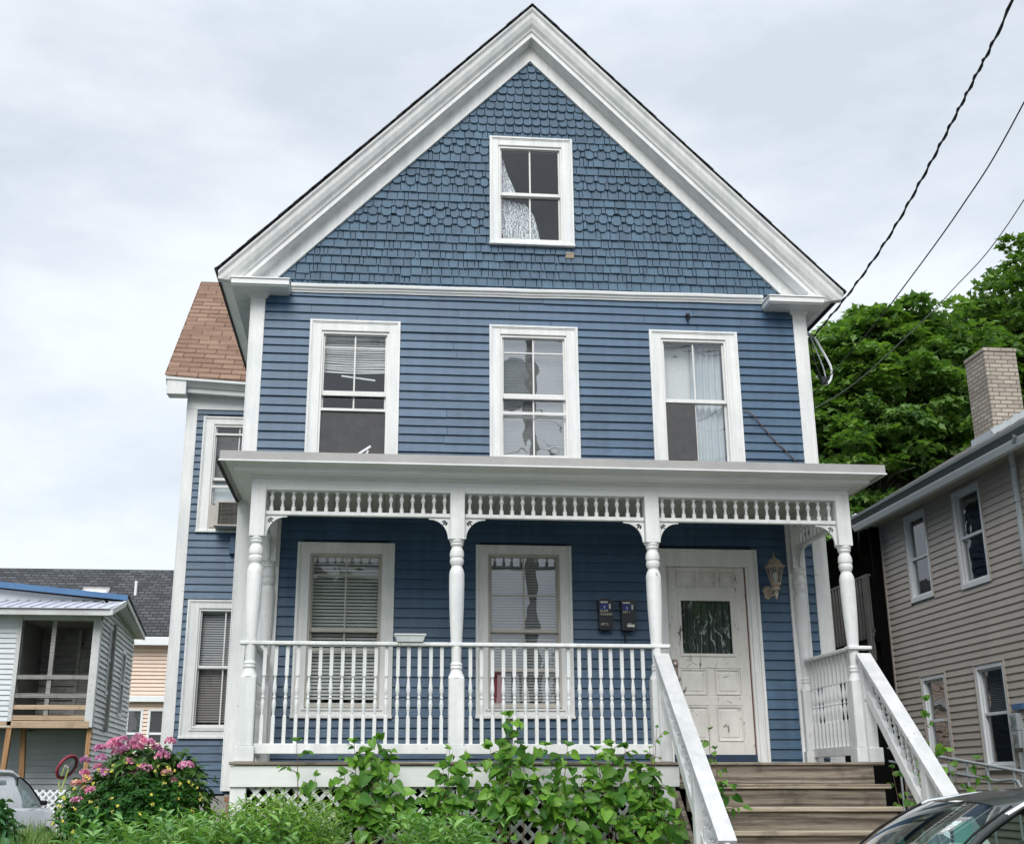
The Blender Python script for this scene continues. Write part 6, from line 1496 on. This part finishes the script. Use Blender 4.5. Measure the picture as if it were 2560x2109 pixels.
# ---- weeds in front of the porch
def weed_mass(name, label, stems, mat, leaf, L, per, cat, seed, kind='stuff', lean=.12, stemmat='stemg', taper=.55):
    rng = np.random.default_rng(seed); P = []; X = []; S = []; mb = MB()
    for (x, y, z0, h) in stems:
        lx, ly = rng.normal() * lean * h, rng.normal() * lean * h
        q = lambda t: np.array([x + lx * t * t, y + ly * t * t, z0 + h * t])
        if True: mb.tube([q(0), q(.5), q(.98)], [.005, .0045, .002], 4)
        k = int(per * h / .9); a = rng.random() * 6
        for i in range(k):
            t = .22 + .78 * (i + rng.random()) / k; a += 2.4; p = q(t); el = rng.uniform(-.05, .9) + .5 * t
            P.append(p); X.append([cos(a), sin(a), el]); S.append(L * rng.uniform(.6, 1.2) * (1 - taper * t * t))
    P = np.array(P); X = np.array(X); nr = np.array([0, 0, 1.]) - X * np.array([.4, .4, 0]) + rng.normal(size=P.shape) * .25
    root = scatter_mesh(name, leaf, P, X, nr, np.array(S), mat, None)
    st_ = mb.build('stems', stemmat, root); tag(root, label, cat, kind=kind); return root
rng = np.random.default_rng(31); st = []
def gz_(y): 
    t = min(1, max(0, (y + 3.5) / 2.4)); return -1.78 + .36 * t * t * (3 - 2 * t)
# profile of the weed tops (x at y about -2.3 -> top z)
def toph(x): return interp([(-6.1, -1.15), (-5.6, -1.05), (-5.3, -.88), (-5.042, -0.62), (-4.829, -0.46), (-4.675, -0.35), (-4.519, -0.307), (-4.319, -0.341), (-4.188, -0.277), (-4.025, -0.196), (-3.896, -0.131), (-3.724, -0.196), (-3.522, -0.212), (-3.413, -0.343), (-3.176, -0.439), (-2.938, -0.44), (-2.838, -0.344), (-2.634, -0.36), (-2.426, -0.41), (-2.222, -0.538), (-2.084, -0.662), (-1.2, -.85)], x)
for i in range(600):
    x = rng.uniform(-5.4, -2.0); y = rng.uniform(-3.1, -1.75)
    sx = -3.118 + (x + 3.118) * (y + 12.64) / (10.3)
    tz = -.2 + (toph(x) + .2) * (y + 12.64) / 10.3
    h = tz - .07 - gz_(y) - abs(rng.normal()) * .13 - (.25 if -3.45 < x < -2.85 and rng.random() < .7 else 0) + .0
    if x > -3.42 and rng.random() < (.5 if x > -2.9 else .9): continue
    st.append((sx, y, gz_(y), max(.3, h)))
weed_mass('tall_weeds', 'mass of narrow-leaved green weeds standing in front of the porch skirt', st, 'weed', LF['lance'], .165, 36, 'weeds', 32)
st = []
for i in range(270):
    x = rng.uniform(-5.4, -2.2); y = rng.uniform(-3.4, -2.4)
    if -3.45 < x < -2.85 and rng.random() < .95: continue; tz = -.2 + (toph(x) - .24 + .2) * (y + 12.64) / 10.3
    st.append((-3.118 + (x + 3.118) * (y + 12.64) / 10.3, y, gz_(y), max(.3, tz - gz_(y) - abs(rng.normal()) * .15)))
weed_mass('broad_weeds', 'broader-leaved bright green weeds low along the bottom edge in front of the porch', st, 'dock', LF['dock'], .21, 22, 'weeds', 33)
# grass and big leaves at far left
st = []
for i in range(1500):
    y = rng.uniform(-1.0, 5.5); k = (y + 12.64) / 14.5; x = -3.118 + (rng.uniform(-7.3, -6.5) + 3.118) * k; st.append((x, y))
P = np.array([(x, y, gz_(y)) for x, y in st]); n = len(P); P = np.repeat(P, 3, 0); P[:, :2] += rng.normal(size=(3 * n, 2)) * .03
hgt = rng.uniform(.35, .75, 3 * n); X = np.tile([0, 0, 1.], (3 * n, 1)) + rng.normal(size=(3 * n, 3)) * .28
o = scatter_mesh('grass', sz(LF['grass'], 1), P, X, rng.normal(size=(3 * n, 3)) + np.array([0, -1., 0]), hgt, 'grassb', None); tag(o, 'tall light green grass between the white car and the bush', 'grass', kind='stuff')
bl = thing('big_leaf_plant', (-7.2, 1.2, -1.42), 'bushy plant with large pale and dark green leaves at the bottom left edge', 'plant')
bush(bl, [(-7.20, 1.2, -.95, .36, .4, .45), (-7.0, 1.0, -1.15, .30, .3, .3), (-7.36, 1.3, -.55, .30, .3, .18)], 260, LF['dock'], 'palegreen', 7, .15, seed=8, up=.6)
mb = MB()
for i in range(10): mb.tube([(-7.3, 1.2, -1.45), (-7.3 + random.uniform(-.25, .2), 1.2 + random.uniform(-.3, .3), -.75)], [.012, .005], 5)
mb.build('stems', 'stemg', bl)

# ---- knotweed: arching stems with heart-shaped leaves, each plant a thing of its own
def knotweed(base, tips, label, seed, L=.165, group='knotweed growing against the porch', step=.074, side=True):
    rng = np.random.default_rng(seed); t = thing('knotweed', base, label, 'plant', group); P = []; X = []; Nn = []; S = []; mb = MB()
    def stem(a, b, r, bow):
        a = np.array(a); b = np.array(b); L_ = np.linalg.norm(b - a); m = (a + b) / 2 + bow
        q = lambda s: (1 - s) ** 2 * a + 2 * s * (1 - s) * m + s * s * b
        mb.tube([q(s) for s in (0, .25, .5, .75, 1)], [r, r * .85, r * .7, r * .5, r * .25], 5); return q, L_
    for tip in tips:
        q, L_ = stem(base + rng.normal(size=3) * np.array([.06, .04, 0]), tip, .008, np.array([0, 0, .25]) + rng.normal(size=3) * .05)
        s0 = .60 if not group or 'porch' in group else .42; sgn = 1; k = int(L_ * (1 - s0) / step)
        for i in range(k):
            s = s0 + (1 - s0) * i / k; p = q(s)
            # short side branch with leaves
            sgn = -sgn; br = rng.uniform(.14, .40) * (1.3 - s) if side else 0; dirv = np.array([sgn * rng.uniform(.5, 1), rng.uniform(-.8, .15), rng.uniform(-.1, .55)]); dirv /= np.linalg.norm(dirv)
            e = p + dirv * br; nl = max(1, int(br / .055))
            if br > .05: mb.tube([p, (p + e) / 2 + np.array([0, 0, .012]), e], [.0035, .003, .0015], 4)
            for j in range(nl + 1):
                c = p + (e - p) * (j + .3) / (nl + .8); dd = dirv * .55 + np.array([rng.normal() * .5, rng.normal() * .35 - .15, -.60 + rng.normal() * .5])
                P.append(c); X.append(dd); Nn.append(np.array([rng.normal() * .6, -.95 + rng.normal() * .45, .75])); S.append(L * rng.uniform(.35, 1.15) * (1 - .45 * s ** 3))
        for j in range(4):
            P.append(q(1)); X.append(np.array([rng.normal(), rng.normal() * .5, .5])); Nn.append(np.array([0, -.4, .8]) + rng.normal(size=3) * .3); S.append(L * rng.uniform(.3, .55))
    scatter_mesh('leaves', LF['heart'], np.array(P), np.array(X), np.array(Nn), np.array(S), 'knot', t)
    mb.build('stems', 'stem', t); return t
A = np.array
Y = -1.75
knotweed(A([-3.75, -1.85, -1.5]), [(-3.80, -1.75, .17), (-3.62, -1.72, -.12)], 'lone slender knotweed shoot in front of the leftmost balusters', 51, step=.16, L=.13)
knotweed(A([-3.15, -1.85, -1.5]), [(-3.30, -1.70, .16), (-3.08, -1.72, .19), (-3.20, -1.74, .08), (-2.98, -1.75, .02), (-3.38, -1.8, -.10), (-3.12, -1.8, -.12), (-2.90, -1.8, -.25)], 'knotweed clump before the left lattice, between the lone shoot and the second post', 52)
knotweed(A([-2.45, -1.85, -1.5]), [(-2.46, -1.72, .10), (-2.30, -1.72, .02), (-2.52, -1.78, -.05), (-2.62, -1.8, -.25)], 'knotweed clump at the foot of the second porch post', 53)
knotweed(A([-1.95, -1.85, -1.5]), [(-1.93, -1.68, .40), (-1.90, -1.72, .20), (-2.0, -1.75, .0), (-2.10, -1.72, .12), (-1.80, -1.72, .10), (-2.05, -1.85, -.3)], 'tallest knotweed clump, topping out before the second lower window', 54)
knotweed(A([-1.50, -1.85, -1.5]), [(-1.60, -1.70, .14), (-1.40, -1.70, .14), (-1.25, -1.75, -.02), (-1.72, -1.78, -.08), (-1.52, -1.8, -.2), (-1.35, -1.85, -.45)], 'knotweed clump right of the tallest one, before the white bottom rail', 55)
knotweed(A([-1.05, -1.85, -1.5]), [(-1.00, -1.70, .15), (-1.16, -1.72, .10), (-.88, -1.72, .12), (-.78, -1.78, -.05), (-1.22, -1.8, -.15), (-1.05, -1.85, -.35), (-.9, -1.9, -.6)], 'knotweed clump below the mailboxes, midway to the stairs', 56)
knotweed(A([-.72, -1.90, -1.55]), [(-.82, -1.75, -.02), (-.66, -1.72, -.08), (-.60, -1.80, -.35), (-.80, -1.95, -.50), (-.55, -2.1, -.45), (-.53, -2.2, -.8), (-.66, -2.0, -.75), (-.95, -1.95, -.8)], 'dense knotweed clump tucked against the left stair rail', 57)
knotweed(A([-.60, -1.70, -1.4]), [(-.56, -1.60, .30), (-.64, -1.62, .12)], 'thin knotweed shoot rising beside the third porch post', 58, step=.15, L=.08)
knotweed(A([-.24, -2.35, -1.5]), [(-.20, -2.05, .26), (-.14, -2.0, .10), (-.22, -2.1, -.12)], 'knotweed shoot growing up inside the stairs in front of the white door', 59, L=.10, step=.13, group=None)
knotweed(A([2.35, -.9, -1.6]), [(2.42, -.7, .62), (2.25, -.8, .30), (2.55, -.8, .12), (2.35, -.9, -.2)], 'knotweed sapling right of the stair rail, before the taupe house windows', 60, L=.14, step=.16, group=None)
knotweed(A([2.75, -.6, -1.6]), [(2.70, -.6, -.02), (3.0, -.5, .06), (2.6, -.6, -.28), (2.85, -.6, -.35)], 'low knotweed tangle among the iron railing bars', 61, L=.13, step=.12, group=None)
knotweed(A([1.75, -1.7, -1.6]), [(1.66, -1.5, -.05), (1.80, -1.6, -.3), (1.70, -1.7, -.5), (1.62, -1.85, -.55)], 'dark knotweed growing between the stairs and the right stair rail', 62, L=.11, step=.10, group=None)

# ================================================================== SKY, SUN, CAMERA
W = bpy.data.worlds.new('World'); SC.world = W; W.use_nodes = True; nt = W.node_tree
bg = nt.nodes['Background']; sky = N(nt, 'ShaderNodeTexSky', sky_type='NISHITA'); sky.sun_disc = False
SEL, SAZ = radians(42), radians(191)
sky.sun_elevation = SEL; sky.sun_rotation = SAZ
tc = N(nt, 'ShaderNodeTexCoord'); sp = N(nt, 'ShaderNodeSeparateXYZ'); nt.links.new(tc.outputs['Generated'], sp.inputs[0])
mp_ = N(nt, 'ShaderNodeMapping'); mp_.inputs['Scale'].default_value = (1, 1, 2.4); mp_.inputs['Rotation'].default_value = (.25, .45, .2); mp_.inputs['Location'].default_value = (.3, .2, .1); nt.links.new(tc.outputs['Generated'], mp_.inputs[0])
n1 = noise(nt, mp_.outputs[0], 2.3, 8, .58)
cl = ramp(nt, n1, .40, (4.45, 4.85, 5.3), .62, (6.05, 6.4, 6.75))
el = N(nt, 'ShaderNodeMapRange'); el.inputs['From Min'].default_value = .55; el.inputs['From Max'].default_value = 1.; el.inputs['To Min'].default_value = 1.; el.inputs['To Max'].default_value = 2.1; nt.links.new(sp.outputs[2], el.inputs['Value'])
hz = N(nt, 'ShaderNodeMapRange'); hz.inputs['From Min'].default_value = -.05; hz.inputs['From Max'].default_value = .0; hz.inputs['To Min'].default_value = .25; hz.inputs['To Max'].default_value = 1.; nt.links.new(sp.outputs[2], hz.inputs['Value'])
mm = N(nt, 'ShaderNodeMath', operation='MULTIPLY'); nt.links.new(el.outputs[0], mm.inputs[0]); nt.links.new(hz.outputs[0], mm.inputs[1])
sc_ = N(nt, 'ShaderNodeVectorMath', operation='SCALE'); nt.links.new(cl, sc_.inputs[0]); nt.links.new(mm.outputs[0], sc_.inputs['Scale'])
mixn = mixc(nt, .90, sky.outputs[0], sc_.outputs[0]); nt.links.new(mixn, bg.inputs['Color']); bg.inputs['Strength'].default_value = .095
sun = bpy.data.lights.new('sun', 'SUN'); sun.energy = 1.5; sun.angle = radians(35); sun.color = (1, .97, .93)
so = bpy.data.objects.new('sun', sun); COL.objects.link(so)
# light comes from behind the camera, high and a little from the left
dvec = Vector((sin(SAZ) * cos(SEL), cos(SAZ) * cos(SEL), sin(SEL)))
so.rotation_euler = dvec.to_track_quat('Z', 'Y').to_euler()
cam = bpy.data.cameras.new('camera'); co = bpy.data.objects.new('camera', cam); COL.objects.link(co); SC.camera = co
f_, pt, ro, ya = 2972.0547, .3074751, .00060172, -.08671359
cam.sensor_width = 36; cam.lens = f_ / 2560 * 36; cam.shift_x = (1280 - 1205.045) / 2560; cam.shift_y = (1017.346 - 1054.5) / 2560
cam.clip_end = 1500; cam.clip_start = .05
co.location = (-3.11848868, -12.64278458, -.20059994)
co.rotation_euler = (Matrix.Rotation(ya, 3, 'Z') @ Matrix.Rotation(pi / 2 + pt, 3, 'X') @ Matrix.Rotation(-ro, 3, 'Z')).to_euler()
SC.view_settings.view_transform = 'Standard'; SC.view_settings.look = 'None'; SC.view_settings.exposure = 0.80; SC.view_settings.gamma = 1
SC.cycles.max_bounces = 6; SC.cycles.transparent_max_bounces = 12
